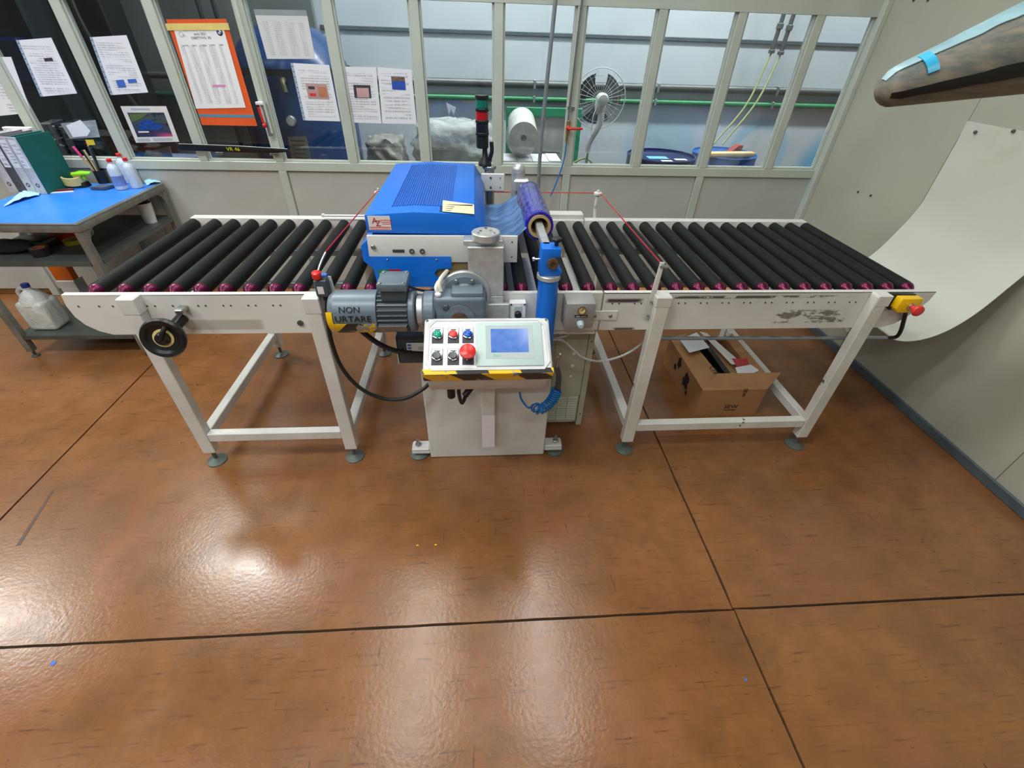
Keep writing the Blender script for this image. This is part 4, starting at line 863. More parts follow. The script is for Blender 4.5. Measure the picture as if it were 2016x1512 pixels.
blot(2.20, 0.145, 0.032); blot(2.07, 0.10, 0.045); blot(2.24, 0.085, 0.018); blot(2.03, 0.05, 0.014)
A_H = H
bm = B(); box(bm, X0+0.19, X0+0.225, Y0+0.04, Y1-0.03, 0.04, H+0.012, 0.002); tag(O('black_foam', bm, m_black), 'black strip standing in the cardboard box among papers', 'foam strip')
bm = B(); box(bm, X0+0.23, X0+0.33, Y0+0.05, Y1-0.05, 0.05, H-0.015, 0.002); tag(O('carton', bm, m_cardi), 'small carton lying inside the cardboard box', 'carton')
def flatsheet(name, quad, z, mat, label, cat, th=0.0012, group=None):
    bm = B(); prism(bm, [(x, y, z+i*0.0) for i, (x, y) in enumerate(quad)], (0, 0, th)); return tag(O(name, bm, mat, None, 0), label, cat, group)
m_pg = page('box_page', 0.3, 0.3, 14, 3)
A = [at(u, v, Z=0.245) for u, v in ((1338, 668), (1372, 654), (1397, 684), (1357, 694))]
flatsheet('paper_sheet', [(p.x, p.y) for p in A], 0.243, m_paper, 'white printed sheet lying on the left flap of the cardboard box', 'paper')
A = [at(u, v, Z=0.21) for u, v in ((1378, 652), (1392, 655), (1466, 718), (1440, 716))]
flatsheet('catalogue', [(p.x, p.y) for p in A], 0.206, m_stick, 'long white brochure lying across the open cardboard box', 'brochure')
A = [at(u, v, Z=0.20) for u, v in ((1440, 708), (1470, 708), (1474, 724), (1452, 728))]
flatsheet('red_leaflet', [(p.x, p.y) for p in A], 0.2075, m_redl, 'red leaflet in the cardboard box', 'leaflet')
A = [at(u, v, Z=0.20) for u, v in ((1446, 728), (1476, 722), (1493, 734), (1480, 739), (1450, 739))]
flatsheet('crumpled_paper', [(p.x, p.y) for p in A], 0.2105, m_paper, 'crumpled white paper near the front of the cardboard box', 'paper', 0.006)

# ------------------------------------------------------------------ steel side table
TX0, TX1, TY0, TY1, TZ = -2.90, -2.160, 2.565, 3.415, 0.852
tt = thing('work_table', 'grey steel work table with a blue top against the back wall', 'table', (-2.53, 2.99, 0))
bm = B(); box(bm, TX0, TX1, TY0, TY1, TZ-0.045, TZ-0.004, 0.006, None, 2); O('top_frame', bm, m_tsteel, tt)
bm = B(); box(bm, TX0+0.02, TX1-0.03, TY0+0.022, TY1-0.015, TZ-0.004, TZ, 0.001); O('top_mat', bm, m_mat, tt, label='blue table top')
bm = B(); prism(bm, [(TX1-0.028, TY0+0.0, TZ-0.004), (TX1, TY0, TZ-0.004), (TX1, TY1, TZ-0.004), (TX1-0.028, TY1, TZ-0.004)], (0, 0, 0.006)); box(bm, TX0, TX1-0.0285, TY0, TY0+0.02, TZ-0.004, TZ+0.002); O('edge_trim', bm, m_steel, tt)
for x in (TX0+0.003, TX1-0.041):
    for y in (TY0+0.003, TY1-0.045):
        bm = B(); box(bm, x, x+0.038, y, y+0.042, 0.04, TZ-0.045, 0.003)
        s_ = 1 if y < 3 else -1; yy = y+0.042 if s_ > 0 else y
        prism(bm, [(x+0.004, yy, TZ-0.045), (x+0.004, yy+s_*0.07, TZ-0.045), (x+0.004, yy+s_*0.025, TZ-0.062), (x+0.004, yy, TZ-0.11)], (0.03, 0, 0)); O('leg', bm, m_tsteel, tt)
        bm = B(); cyl(bm, (x+0.02, y+0.02, 0.006), (x+0.02, y+0.02, 0.04), 0.008, 10); cyb(bm, (x+0.02, y+0.02, 0), (x+0.02, y+0.02, 0.008), 0.022, 0.002, 16); O('foot', bm, m_dsteel, tt)
for z, nm in ((0.640, 'middle_shelf'), (0.158, 'bottom_shelf')):
    bm = B(); box(bm, TX0+0.006, TX1-0.006, TY0+0.006, TY1-0.006, z-0.004, z, 0.001); box(bm, TX0+0.04, TX1-0.045, TY0+0.004, TY0+0.012, z-0.026, z-0.004); box(bm, TX1-0.012, TX1-0.004, TY0+0.05, TY1-0.05, z-0.026, z-0.004); O(nm, bm, m_tshelf, tt)
FANG = -0.15
# things on the table ---------------------------------------------------------
def lever_file(idx, dx, spine, side, label, note=None, w_=0.060, top=None):
    ang = FANG; o = Vector((-2.700-dx*math.cos(ang), 3.125-dx*math.sin(ang), TZ)); 
    R_ = Matrix.Translation(o) @ Matrix.Rotation(ang, 4, 'Z')
    t = thing('lever_arch_file', label, 'binder', o)
    bm = B(); box(bm, -w_, 0, 0, 0.004, 0, 0.318, 0.001, R_); sp_ = O('spine', bm, spine, t)
    bm = B(); box(bm, -0.004, 0, 0.004, 0.23, 0, 0.318, 0.001, R_); O('cover', bm, side, t)
    bm = B(); box(bm, -w_, -w_+0.004, 0.004, 0.23, 0, 0.318, 0.001, R_); O('cover', bm, side, t)
    bm = B(); box(bm, -w_+0.008, -0.008, 0.02, 0.222, 0.008, 0.305, 0, R_); O('pages', bm, top or m_paper, t, 0)
    bm = B(); c = R_ @ Vector((-w_/2, 0, 0.052)); ringm(bm, 0.007, 0.012, 0, 0.002, c, R_.to_3x3() @ Vector((0, -1, 0)), 18); O('finger_ring', bm, m_chrome, sp_)
    if note:
        bm = B(); box(bm, -w_+0.010, -0.010, -0.0012, 0, 0.15, 0.30, 0, R_); O('spine_label', bm, note, sp_, 0)
    return t
m_sp1 = M('file_grey_light', (206, 204, 210), 0.5, var=0.08, scale=30); m_sp2 = M('file_grey_dark', (84, 84, 92), 0.5)
m_tealc = M('file_teal', (8, 98, 86), 0.45, var=0.05); m_bluec = M('file_blue', (28, 84, 150), 0.45)
lever_file(0, 0.0, m_sp1, m_tealc, 'lever arch file with a teal cover, rightmost of the row', page('spl0', 0.05, 0.15, 7, 1), top=m_bluec)
lever_file(1, 0.063, m_sp1, m_sp2, 'light grey lever arch file second from the teal one', page('spl1', 0.05, 0.15, 9, 2))
lever_file(2, 0.126, m_sp2, m_sp2, 'dark grey lever arch file with a pale spine label', page('spl2', 0.05, 0.15, 6, 3))
lever_file(3, 0.189, m_sp1, m_sp1, 'light grey lever arch file leftmost of the row at the frame edge', None)
bm = B(); box(bm, -2.98+0.02, -2.80, 3.375, 3.41, TZ, TZ+0.33, 0.004); tag(O('white_carton', bm, m_stick), 'small white carton standing behind the lever arch files', 'carton')
def cloth(name, quad, z, lab, h=0.012, seed=0, mat=m_cloth):
    P = [Vector((p[0], p[1], z)) for p in quad]; bm = B()
    def f(u, v):
        p = P[0].lerp(P[1], u).lerp(P[3].lerp(P[2], u), v); hh = 0.004+h*(0.5+0.5*noise.noise(Vector((u*4+seed, v*3, 0))))
        return (p.x, p.y+0.008*noise.noise(Vector((u*5, v*5, seed))), z+hh*(0.3+math.sin(u*PI)*0.8))
    sheet(bm, f, 20, 12, 0.002); return tag(O(name, bm, mat, None, 60), lab, 'cloth')
A = [at(u, v, Z=TZ) for u, v in ((40, 380), (82, 372), (78, 386), (8, 408))]
cloth('wiping_cloth', [(p.x, p.y) for p in A], TZ, 'light blue cloth folded in front of the lever arch files', 0.02, 1)
A = [at(u, v, Z=TZ) for u, v in ((284, 357), (312, 353), (318, 361), (290, 366))]
cloth('wiping_cloth', [(p.x, p.y) for p in A], TZ, 'light blue cloth beside the bottles at the table back corner', 0.02, 5)
def bottle(x, y, lab, band=None):
    t = thing('spray_bottle', lab, 'bottle', (x, y, TZ), 'plastic bottles on the work table')
    bm = B(); lathe(bm, [(0.030, 0), (0.034, 0.004), (0.034, 0.115), (0.030, 0.135), (0.018, 0.15), (0.012, 0.155), (0.012, 0.165)], (x, y, TZ), (0, 0, 1), 24); bd = O('bottle_body', bm, m_bottle, t)
    bm = B(); cyb(bm, (x, y, TZ+0.163), (x, y, TZ+0.182), 0.014, 0.002, 16); O('cap', bm, m_red, t, label='red cap')
    if band:
        bm = B(); ringm(bm, 0.0342, 0.0348, 0.025, 0.085, (x, y, TZ), (0, 0, 1), 24); O('label_band', bm, band, bd)
m_band = M('bottle_label', (120, 146, 206), 0.5, var=0.1, scale=30)
q = at(238, 374, Z=TZ); bottle(q.x, q.y+0.02, 'plastic bottle with red cap and blue label, leftmost of three', m_band)
q = at(243, 364, Z=TZ); bottle(q.x+0.015, q.y+0.06, 'plain plastic bottle with red cap at the back of the three')
q = at(268, 371, Z=TZ); bottle(q.x, q.y+0.02, 'plain plastic bottle with red cap, rightmost of three')
# tape dispenser, pen cup and small items
q = at(152, 368, Z=TZ)
td = thing('tape_dispenser', 'black tape dispenser carrying a beige tape roll', 'tape dispenser', (q.x, q.y, TZ))
bm = B(); prism(bm, [(q.x-0.05, q.y-0.03, TZ), (q.x+0.07, q.y-0.02, TZ), (q.x+0.06, q.y-0.02, TZ+0.03), (q.x-0.04, q.y-0.03, TZ+0.035)], (0.0, 0.06, 0), 0.003); O('stand', bm, m_black, td)
bm = B(); ringm(bm, 0.047, 0.058, -0.022, 0.026, (q.x, q.y, TZ+0.045), (0.1, -0.12, 1), 32); O('tape', bm, m_tape, td, label='beige tape roll')
q2 = at(158, 345, Z=0.93)
bm = B(); prism(bm, [(q2.x-0.06, q2.y, 0.925), (q2.x+0.05, q2.y+0.01, 0.93), (q2.x+0.055, q2.y+0.03, 0.935), (q2.x-0.02, q2.y+0.04, 0.938), (q2.x-0.055, q2.y+0.02, 0.93)], (0, 0, 0.012), 0.003); box(bm, q2.x-0.01, q2.x+0.005, q2.y+0.02, q2.y+0.03, 0.90, 0.928); tag(O('lime_tool', bm, m_lime), 'lime green plastic tool lying on top of the beige tape roll', 'tool')
q = at(200, 362, Z=TZ)
pc = thing('pen_cup', 'dark pen holder between the tape dispenser and the bottles', 'pen holder', (q.x, q.y, TZ))
bm = B(); ringm(bm, 0.030, 0.033, 0, 0.08, (q.x, q.y+0.03, TZ), (0, 0, 1), 24); cyl(bm, (q.x, q.y+0.03, TZ), (q.x, q.y+0.03, TZ+0.004), 0.03, 20); O('cup', bm, m_black, pc)
pens = [(-0.055, 0.0, 0.245, m_pink, 0.008, 'pink highlighter leaning left in the pen holder', 'highlighter'), (-0.03, 0.01, 0.22, m_inkb, 0.008, 'black marker leaning left in the pen holder', 'marker'),
        (-0.012, -0.01, 0.225, m_wood, 0.006, 'wooden handled brush in the pen holder', 'brush'), (0.004, 0.01, 0.25, m_dsteel, 0.007, 'grey metal cutter standing in the pen holder', 'cutter'),
        (0.018, 0.0, 0.24, m_black, 0.006, 'black pen at the right of the pen holder', 'pen')]
for dx, dy, hgt, m_, r_, lab, cat in pens:
    t = thing(cat, lab, cat, (q.x, q.y+0.03, TZ+0.006)); b0 = Vector((q.x+dx*0.15, q.y+0.03, TZ+0.008)); b1 = Vector((q.x+dx*1.5, q.y+0.03+dy, TZ+hgt*0.9))
    bm = B(); cyb(bm, b0, b0.lerp(b1, 0.7), r_*0.8, 0.001, 10); O('barrel', bm, m_core if cat == 'highlighter' else m_, t)
    bm = B(); cyb(bm, b0.lerp(b1, 0.7), b1, r_, 0.002, 10); O('top_end', bm, m_, t)
q = at(200, 374, Z=TZ); bm = B(); prism(bm, [(q.x-0.06, q.y-0.01, TZ), (q.x+0.03, q.y-0.015, TZ), (q.x+0.055, q.y+0.05, TZ), (q.x-0.02, q.y+0.06, TZ)], (0, 0, 0.022), 0.004); tag(O('slate_pouch', bm, M('slate_cloth', (70, 84, 110), 0.8, bump=0.4)), 'flat slate blue pouch lying in front of the pen holder', 'pouch')
q = at(118, 378, Z=TZ); bm = B(); prism(bm, [(q.x-0.07, q.y-0.05, TZ), (q.x+0.08, q.y+0.005, TZ), (q.x+0.07, q.y+0.02, TZ), (q.x-0.08, q.y-0.03, TZ)], (0, 0, 0.004)); tag(O('white_ruler', bm, m_paper), 'white strip lying between the teal file and the tape dispenser', 'ruler')
bm = B(); prism(bm, [(q.x-0.075, q.y-0.02, TZ), (q.x+0.06, q.y+0.03, TZ), (q.x+0.05, q.y+0.055, TZ), (q.x-0.085, q.y+0.005, TZ)], (0, 0, 0.01)); tag(O('red_booklet', bm, M('dark_red', (120, 34, 40), 0.5)), 'dark red booklet lying beside the teal file', 'booklet')
# middle shelf
SZ = 0.640
q = at(296, 440, Z=SZ)
t = thing('white_cup', 'tall white cup with dark contents on the middle shelf', 'cup', (q.x, q.y, SZ))
bm = B(); lathe(bm, [(0.036, 0.0), (0.036, 0.003), (0.047, 0.125), (0.048, 0.129), (0.044, 0.127), (0.033, 0.006)], (q.x-0.01, q.y+0.03, SZ), (0, 0, 1), 28, cap=False); cyl(bm, (q.x-0.01, q.y+0.03, SZ), (q.x-0.01, q.y+0.03, SZ+0.004), 0.035, 20); O('cup_body', bm, m_wcap, t)
bm = B(); ball(bm, (q.x-0.012, q.y+0.03, SZ+0.115), 0.030, (1, 1, 0.8), 12); tube(bm, [(q.x, q.y+0.03, SZ+0.12), (q.x+0.02, q.y+0.05, SZ+0.155)], 0.008, 8, 3); O('contents', bm, M('dark_plum', (48, 28, 44), 0.6), t)
def tape(x, y, z, ro, ri, h, mat, lab, core=None):
    t = thing('tape_roll', lab, 'tape', (x, y, z)); bm = B(); ringm(bm, ri+0.002, ro, 0, h, (x, y, z), (0, 0, 1), 32); O('tape', bm, mat, t)
    bm = B(); ringm(bm, ri-0.001, ri+0.002, 0, h, (x, y, z), (0, 0, 1), 32); O('core', bm, core or m_core, t); return t
q = at(77, 506, Z=SZ); tape(q.x, q.y+0.03, SZ, 0.045, 0.03, 0.045, m_black, 'black tape roll with orange core on the middle shelf', M('orange_core', (190, 110, 80), 0.6))
q = at(136, 484, Z=SZ); tape(q.x, q.y+0.05, SZ, 0.052, 0.040, 0.024, m_ytape, 'yellow tape roll on the middle shelf')
q = at(108, 480, Z=SZ); tape(q.x, q.y+0.10, SZ, 0.068, 0.052, 0.04, m_red, 'large red tape roll at the back of the middle shelf')
q = at(55, 500, Z=SZ); bm = B(); prism(bm, [(q.x-0.12, q.y+0.06, SZ), (q.x+0.06, q.y+0.05, SZ), (q.x+0.07, q.y+0.16, SZ), (q.x-0.10, q.y+0.18, SZ)], (0, 0, 0.05), 0.006); tag(O('black_case', bm, m_black), 'black flat case on the middle shelf behind the black tape', 'case')
q = at(10, 505, Z=SZ); bm = B(); bmesh.ops.create_icosphere(bm, subdivisions=4, radius=0.1, matrix=Matrix.Translation((q.x-0.02, q.y+0.08, SZ+0.032)) @ Matrix.Diagonal((1.25, 0.7, 0.34, 1)))
for v in bm.verts: v.co += Vector((0, 0, 1))*0.010*noise.noise(v.co*22); v.co.z = max(v.co.z, SZ+0.0005)
tag(O('dark_bag', bm, m_dark2, None, 60), 'crumpled dark bag at the left end of the middle shelf', 'bag')
bm = B()
def bagf(u, v): return (-2.86+0.42*u, 2.95+0.05*noise.noise(Vector((u*6, v*3, 0)))+0.1*v, SZ+0.005+0.135*v+0.012*noise.noise(Vector((u*7, 1, v*4))))
sheet(bm, bagf, 24, 10, 0.004); tag(O('plastic_bag', bm, m_bag, None, 60), 'crumpled white plastic bag stored upright on the middle shelf', 'bag')
# bottom shelf
LZ = 0.158
q = at(60, 640, Z=LZ)
t = thing('jerrycan', 'milky plastic canister with a blue cap on the bottom shelf', 'canister', (q.x, q.y, LZ))
cx0 = -2.765; cy0 = 2.70
bm = B()
for z0, z1, hw, hd in ((0, 0.20, 0.082, 0.07),): box(bm, cx0-hw, cx0+hw, cy0-hd, cy0+hd, LZ, LZ+0.19, 0.022, None, 3)
lathe(bm, [(0.075, 0.17), (0.07, 0.20), (0.045, 0.235), (0.02, 0.255), (0.018, 0.27)], (cx0, cy0, LZ), (0, 0, 1), 24)
tube(bm, [(cx0-0.065, cy0, LZ+0.18), (cx0-0.068, cy0, LZ+0.235), (cx0-0.04, cy0, LZ+0.26), (cx0-0.01, cy0, LZ+0.25)], 0.011, 8); cnb = O('canister_body', bm, m_can, t)
bm = B(); cyb(bm, (cx0, cy0, LZ+0.268), (cx0, cy0, LZ+0.292), 0.021, 0.003, 20); O('cap', bm, M('cap_blue', (36, 62, 170), 0.4), t, label='blue cap')
bm = B(); box(bm, -2.885, -2.50, 3.36, 3.40, LZ, LZ+0.42, 0.003); tag(O('white_board', bm, m_board), 'white board leaning at the back of the bottom shelf', 'board')
q = at(128, 552, Y=3.12); OZ = q.z; bm = B(); prism(bm, [(q.x-0.06, 3.12, OZ), (q.x+0.06, 3.12, OZ), (q.x+0.06, 3.12, OZ+0.13), (q.x-0.06, 3.12, OZ+0.13)], (0, 0.05, 0), 0.003); 
ob = tag(O('orange_carton', bm, M('orange_card', (236, 112, 20), 0.6)), 'orange carton standing on a white block on the bottom shelf', 'carton')
bm = B(); box(bm, q.x-0.055, q.x+0.06, 3.11, 3.20, LZ, OZ-0.001, 0.003); tag(O('white_block', bm, m_stick), 'white carton supporting the orange one on the bottom shelf', 'carton')
bm = B(); box(bm, -2.30, -2.215, 3.0, 3.28, LZ, LZ+0.26, 0.003); tag(O('red_carton', bm, M('brick_red', (140, 52, 40), 0.6)), 'dark red carton behind the right legs of the work table', 'carton')
#==WALL==
# ------------------------------------------------------------------ papers on the panes
PYF = PY0+0.0265
def hang(name, tl_, tr2, br, bl, mat_fn, label, cat='paper', y=PYF, th=0.0008, group=None, sleeve=False):
    P = [at(u, v, Y=y) for u, v in (tl_, tr2, br, bl)]
    w_ = ((P[1]-P[0]).length+(P[2]-P[3]).length)/2; h_ = ((P[3]-P[0]).length+(P[2]-P[1]).length)/2
    m_ = mat_fn(w_, h_) if callable(mat_fn) else mat_fn
    bm = B(); prism(bm, P, (0, -th, 0)); o = tag(O(name, bm, m_, None, 0), label, cat, group)
    if sleeve:
        u0, u1 = (Vector((P[3].x, 0, P[3].z)), Vector((P[0].x, 0, P[0].z)))
        bm = B(); prism(bm, [P[0], P[3], P[3]-Vector((0.016, 0, 0)), P[0]-Vector((0.016, 0, 0))], (0, -th, 0)); sl = O('sleeve_margin', bm, M('sleeve_margin', (170, 190, 215), 0.3), o, 0, label='clear perforated sleeve margin')
        for k in range(11):
            p = P[0].lerp(P[3], (k+0.6)/11.2)-Vector((0.008, 0, 0)); bm = B(); cyl(bm, p-Vector((0, th, 0)), p-Vector((0, th+0.0006, 0)), 0.0032, 8); O('punch_hole', bm, m_ink, sl, 0)
    return o, P
def pic(parent, P, u0, u1, v0, v1, mat, name='picture', off=0.0016, label=None):
    def pt(u, v): return P[0].lerp(P[1], u).lerp(P[3].lerp(P[2], u), v)
    bm = B(); prism(bm, [pt(u0, v0)-Vector((0, off, 0)), pt(u1, v0)-Vector((0, off, 0)), pt(u1, v1)-Vector((0, off, 0)), pt(u0, v1)-Vector((0, off, 0))], (0, 0.0007, 0)); return O(name, bm, mat, parent, 0, label)
def pg(lines, seed, cols=0, ink=(160, 160, 170), c=(232, 232, 240)): return lambda w_, h_: page('page%d' % seed, w_, h_, lines, seed, c, ink, cols, True)
G = 'printed notices on the partition panes'
o, P = hang('notice', (0, 112), (22, 112), (62, 222), (0, 228), pg(20, 11), 'pale notice half cut by the left frame edge', group=G)
o, P = hang('notice', (37, 79), (101, 74), (152, 184), (85, 190), pg(24, 12), 'text notice in a punched sleeve on the pane above the lever arch files', group=G, sleeve=True); pic(o, P, 0.50, 0.75, 0.33, 0.39, m_ink)
o, P = hang('notice', (182, 73), (249, 69), (292, 182), (223, 187), pg(26, 13), 'text notice with two small blue pictures above the racing car print', group=G, sleeve=True)
pic(o, P, 0.22, 0.45, 0.74, 0.88, m_cblue); pic(o, P, 0.55, 0.80, 0.74, 0.81, m_cblue)
o, P = hang('racing_print', (237, 209), (327, 209), (353, 279), (268, 281), m_stick, 'white bordered print of a blue racing car', 'picture', group=None)
rc = N('racing_photo'); X, Y, Z = rc.xyz(); nz_ = rc.noise(14, 5, 0.7, stretch=(1, 1, 3)); c_ = rc.mix(rc.ramp(Z, -0.05, 0.02), lin((52, 48, 84)), lin((60, 76, 80))); c_ = rc.mix(rc.ramp(nz_, 0.5, 0.6), c_, lin((30, 30, 52)))
k = rc.math('MULTIPLY', rc.band(Z, -0.085, -0.05, 0.01), rc.ramp(X, 0.0, 0.08)); c_ = rc.mix(k, c_, lin((190, 70, 120))); rc.L(c_, rc.p.inputs['Base Color'])
ph = pic(o, P, 0.09, 0.90, 0.17, 0.84, rc.m, label='dark racetrack photograph')
pic(o, P, 0.20, 0.62, 0.05, 0.10, m_bezel, 'caption')
def ptq(P, u, v, off=0.0026): p = P[0].lerp(P[1], u).lerp(P[3].lerp(P[2], u), v); return p-Vector((0, off, 0))
bm = B(); prism(bm, [ptq(P, *k) for k in ((0.20, 0.56), (0.30, 0.42), (0.45, 0.36), (0.55, 0.37), (0.62, 0.46), (0.74, 0.50), (0.76, 0.60), (0.62, 0.64), (0.24, 0.66))], (0, 0.0008, 0)); O('car_image', bm, M('car_blue', (30, 84, 176), 0.4, c2=(16, 40, 90), scale=60), o, 0)
bm = B(); prism(bm, [ptq(P, *k) for k in ((0.16, 0.68), (0.40, 0.68), (0.40, 0.72), (0.16, 0.72))], (0, 0.0008, 0)); O('caption', bm, m_stick, o, 0)
bm = B(); prism(bm, [ptq(P, *k) for k in ((0.12, 0.22), (0.55, 0.19), (0.30, 0.36), (0.12, 0.42))], (0, 0.0008, 0)); O('grass_patch', bm, M('olive', (88, 104, 56), 0.6), o, 0)
pic(o, P, 0.06, 0.35, 0.88, 0.96, m_bezel, 'caption'); pic(o, P, 0.42, 0.86, 0.88, 0.96, m_bezel, 'caption')
# plastic sleeve with folded paper, yellow note
o, P = hang('clear_sleeve', (119, 243), (188, 236), (197, 270), (138, 273), m_sleeve, 'clear plastic sleeve with a folded white sheet on the pane', 'sleeve')
bm = B(); prism(bm, [at(u, v, Y=PYF-0.002) for u, v in ((130, 247), (158, 236), (178, 258), (172, 268), (144, 270))], (0, -0.001, 0)); O('folded_sheet', bm, m_paper, o, 0)
o, P = hang('sticky_note', (168, 275), (184, 275), (188, 285), (172, 286), m_ytape, 'small yellow sticky note under the clear sleeve', 'note')
# orange board with the big list
o, P = hang('orange_board', (327, 38), (445, 37), (507, 248), (398, 246), m_orange, 'orange folder sheet taped to the pane behind a long printed list', 'board', th=0.002)
pic(o, P, 0.0, 1.0, 0.885, 0.915, M('board_blue', (90, 150, 180), 0.5), 'blue_line', 0.0028)
pic(o, P, -0.03, 1.02, 0.035, 0.095, m_taper, 'masking_tape', 0.0075, label='yellow masking tape')
y2 = PYF-0.0045
o, P = hang('printed_list', (340, 50), (438, 48), (484, 212), (386, 214), pg(62, 21, 5, (150, 150, 155), (236, 236, 238)), 'long white printed list taped over the orange folder sheet', y=y2)
pic(o, P, 0.45, 0.72, 0.70, 0.73, M('highlight_pink', (230, 150, 200), 0.5), 'highlight', 0.0012)
def tsheet(o, P, s, u, v, size, mat=m_ink, sx=1.0):
    x = (P[1]-P[0]).normalized(); up = (P[0]-P[3]).normalized(); p = P[0].lerp(P[1], u).lerp(P[3].lerp(P[2], u), v)
    Mt = frame(p-Vector((0, 0.0012, 0)), x, up); return text(s, size, Mt, mat, o, sx=sx, th=0.0002)
tsheet(o, P, 'SCARTO IN % SUI LOTTI', 0.50, 0.055, 0.017); tsheet(o, P, 'anno 2021', 0.50, 0.10, 0.017); tsheet(o, P, 'OBIETTIVO: 3%', 0.50, 0.145, 0.017)
for k, s_ in enumerate(('LOTTO', 'DATA', 'N. PEZZI', 'SCARTI', 'OPER.')): tsheet(o, P, s_, 0.14+k*0.18, 0.23, 0.010)
c0 = P[0].lerp(P[1], 0.90).lerp(P[3].lerp(P[2], 0.90), 0.085)-Vector((0, 0.001, 0))
bm = B(); cyl(bm, c0, c0-Vector((0, 0.0006, 0)), 0.017, 28); em = O('round_emblem', bm, m_inkb, o, 0, label='round black, blue and white emblem')
bm = B(); cyl(bm, c0-Vector((0, 0.0006, 0)), c0-Vector((0, 0.0012, 0)), 0.0105, 24); O('emblem_field', bm, m_paper, em, 0)
for a0 in (0, PI):
    bm = B(); pts = [c0-Vector((0, 0.0013, 0))]+[c0+Vector((0.0103*math.cos(a0+PI/2+PI/2*i/6), -0.0013, 0.0103*math.sin(a0+PI/2+PI/2*i/6))) for i in range(7)]; prism(bm, pts, (0, -0.0004, 0)); O('emblem_quarter', bm, m_cblue, em, 0)
c1 = ptq(P, 0.12, 0.10, 0.001); bm = B(); ringm(bm, 0.010, 0.013, 0, 0.0005, c1, (0, -1, 0), 20); O('logo_swirl', bm, m_bezel, o, 0); tsheet(o, P, 'CPL', 0.17, 0.115, 0.014, m_bezel)
# others to the right
o, P = hang('notice', (499, 18), (603, 20), (621, 116), (526, 116), pg(26, 31, 4, (170, 172, 175), (214, 216, 218)), 'grey table sheet in a sleeve high on the blue tank pane', group=G); pic(o, P, 0.0, 1.0, -0.0, 0.11, M('sleeve_strip', (160, 170, 176), 0.3), 'sleeve_strip')
o, P = hang('notice', (577, 124), (648, 128), (670, 239), (602, 237), pg(22, 32), 'notice showing a control panel photo in front of the blue tank', group=G, sleeve=True)
pic(o, P, 0.22, 0.82, 0.33, 0.60, M('photo_pinkgrey', (196, 160, 160), 0.5)); pic(o, P, 0.54, 0.78, 0.38, 0.56, M('photo_orange', (196, 130, 96), 0.5), off=0.0022); pic(o, P, 0.28, 0.46, 0.38, 0.43, m_ink, off=0.0022); pic(o, P, 0.28, 0.46, 0.50, 0.55, m_mred, off=0.0022)
o, P = hang('notice', (672, 131), (740, 132), (751, 243), (686, 241), pg(22, 33), 'left notice of the pair with a dark framed photo', group=G)
pic(o, P, 0.28, 0.78, 0.31, 0.54, m_ink); pic(o, P, 0.36, 0.72, 0.36, 0.53, M('photo_rose', (214, 170, 170), 0.5), off=0.0022)
o, P = hang('notice', (743, 132), (810, 137), (820, 244), (753, 243), pg(16, 34), 'right notice of the pair with a blue photo', group=G)
pic(o, P, 0.38, 0.78, 0.14, 0.37, M('photo_blue', (40, 84, 190), 0.5)); pic(o, P, 0.38, 0.78, 0.14, 0.22, M('photo_mix', (150, 110, 100), 0.5, c2=(30, 60, 60), scale=60), off=0.0022)
# black bar with yellow lettering, hung in front of the sill
bt = thing('black_bar', 'thin black bar with yellow lettering laid along the window sill', 'bar', (-1.6, 3.40, 1.05))
bm = B(); prism(bm, [at(u, v, Y=3.40) for u, v in ((347, 290), (352, 284), (470, 288), (565, 294), (570, 299), (540, 302), (460, 300), (356, 296))], (0, 0.02, 0), 0.002); O('bar_body', bm, m_black, bt)
bm = B(); tube(bm, [at(352, 283, Y=3.397), at(460, 287, Y=3.397), at(566, 293, Y=3.397)], 0.0016, 6); O('edge_strip', bm, m_steel, bt)
q = at(459, 294, Y=3.398); text('VR 46', 0.030, frame(q, (1, 0, 0.0), (0, 0, 1)), M('yellow_ink', (220, 220, 30), 0.5), bt, sx=1.15)
for x_ in (-1.75, -1.40):
    bm = B(); box(bm, x_, x_+0.05, 3.4205, PY0, 1.035, 1.05, 0.002); O('hook', bm, m_steel, bt)
# ------------------------------------------------------------------ pipes before the partition
bm = B(); tube(bm, [at(1064, 330, Y=3.36)*0+Vector((0.424, 3.36, 0.80)), Vector((0.424, 3.36, 1.2)), Vector((0.458, 3.36, 1.9)), Vector((0.50, 3.36, 2.9))], 0.0125, 14); tag(O('conduit', bm, m_galv), 'tall grey conduit rising behind the film roll to the ceiling', 'pipe')
ap = thing('air_pipe', 'thin metal air pipe with a red lever valve and blue hose at its foot', 'pipe', (0.612, 3.40, 0.9))
bm = B(); tube(bm, [(0.607, 3.415, 1.27), (0.612, 3.415, 1.5), (0.624, 3.415, 1.9), (0.65, 3.415, 2.9)], 0.0085, 12); O('riser', bm, m_chrome, ap)
bm = B(); cyb(bm, (0.608, 3.415, 1.20), (0.608, 3.415, 1.28), 0.013, 0.003, 14); cyb(bm, (0.606, 3.415, 1.15), (0.606, 3.415, 1.20), 0.009, 0.002, 12); vb = O('valve_body', bm, M('brass', (176, 150, 96), 0.35, 0.8), ap)
bm = B(); q = at(1123, 260, Y=3.39); tube(bm, [(0.606, 3.39, 1.237), (0.63, 3.385, 1.235), (0.70, 3.385, 1.237)], 0.0075, 8); ball(bm, (0.606, 3.395, 1.237), 0.016, (1, 0.6, 1), 12); O('lever', bm, m_red, vb, label='red lever')
bm = B(); tube(bm, [(0.606, 3.415, 1.15), (0.60, 3.41, 1.05), (0.575, 3.405, 0.95), (0.545, 3.40, 0.86), (0.52, 3.40, 0.80)], 0.0045, 8); O('hose', bm, m_coil, ap, label='blue hose')
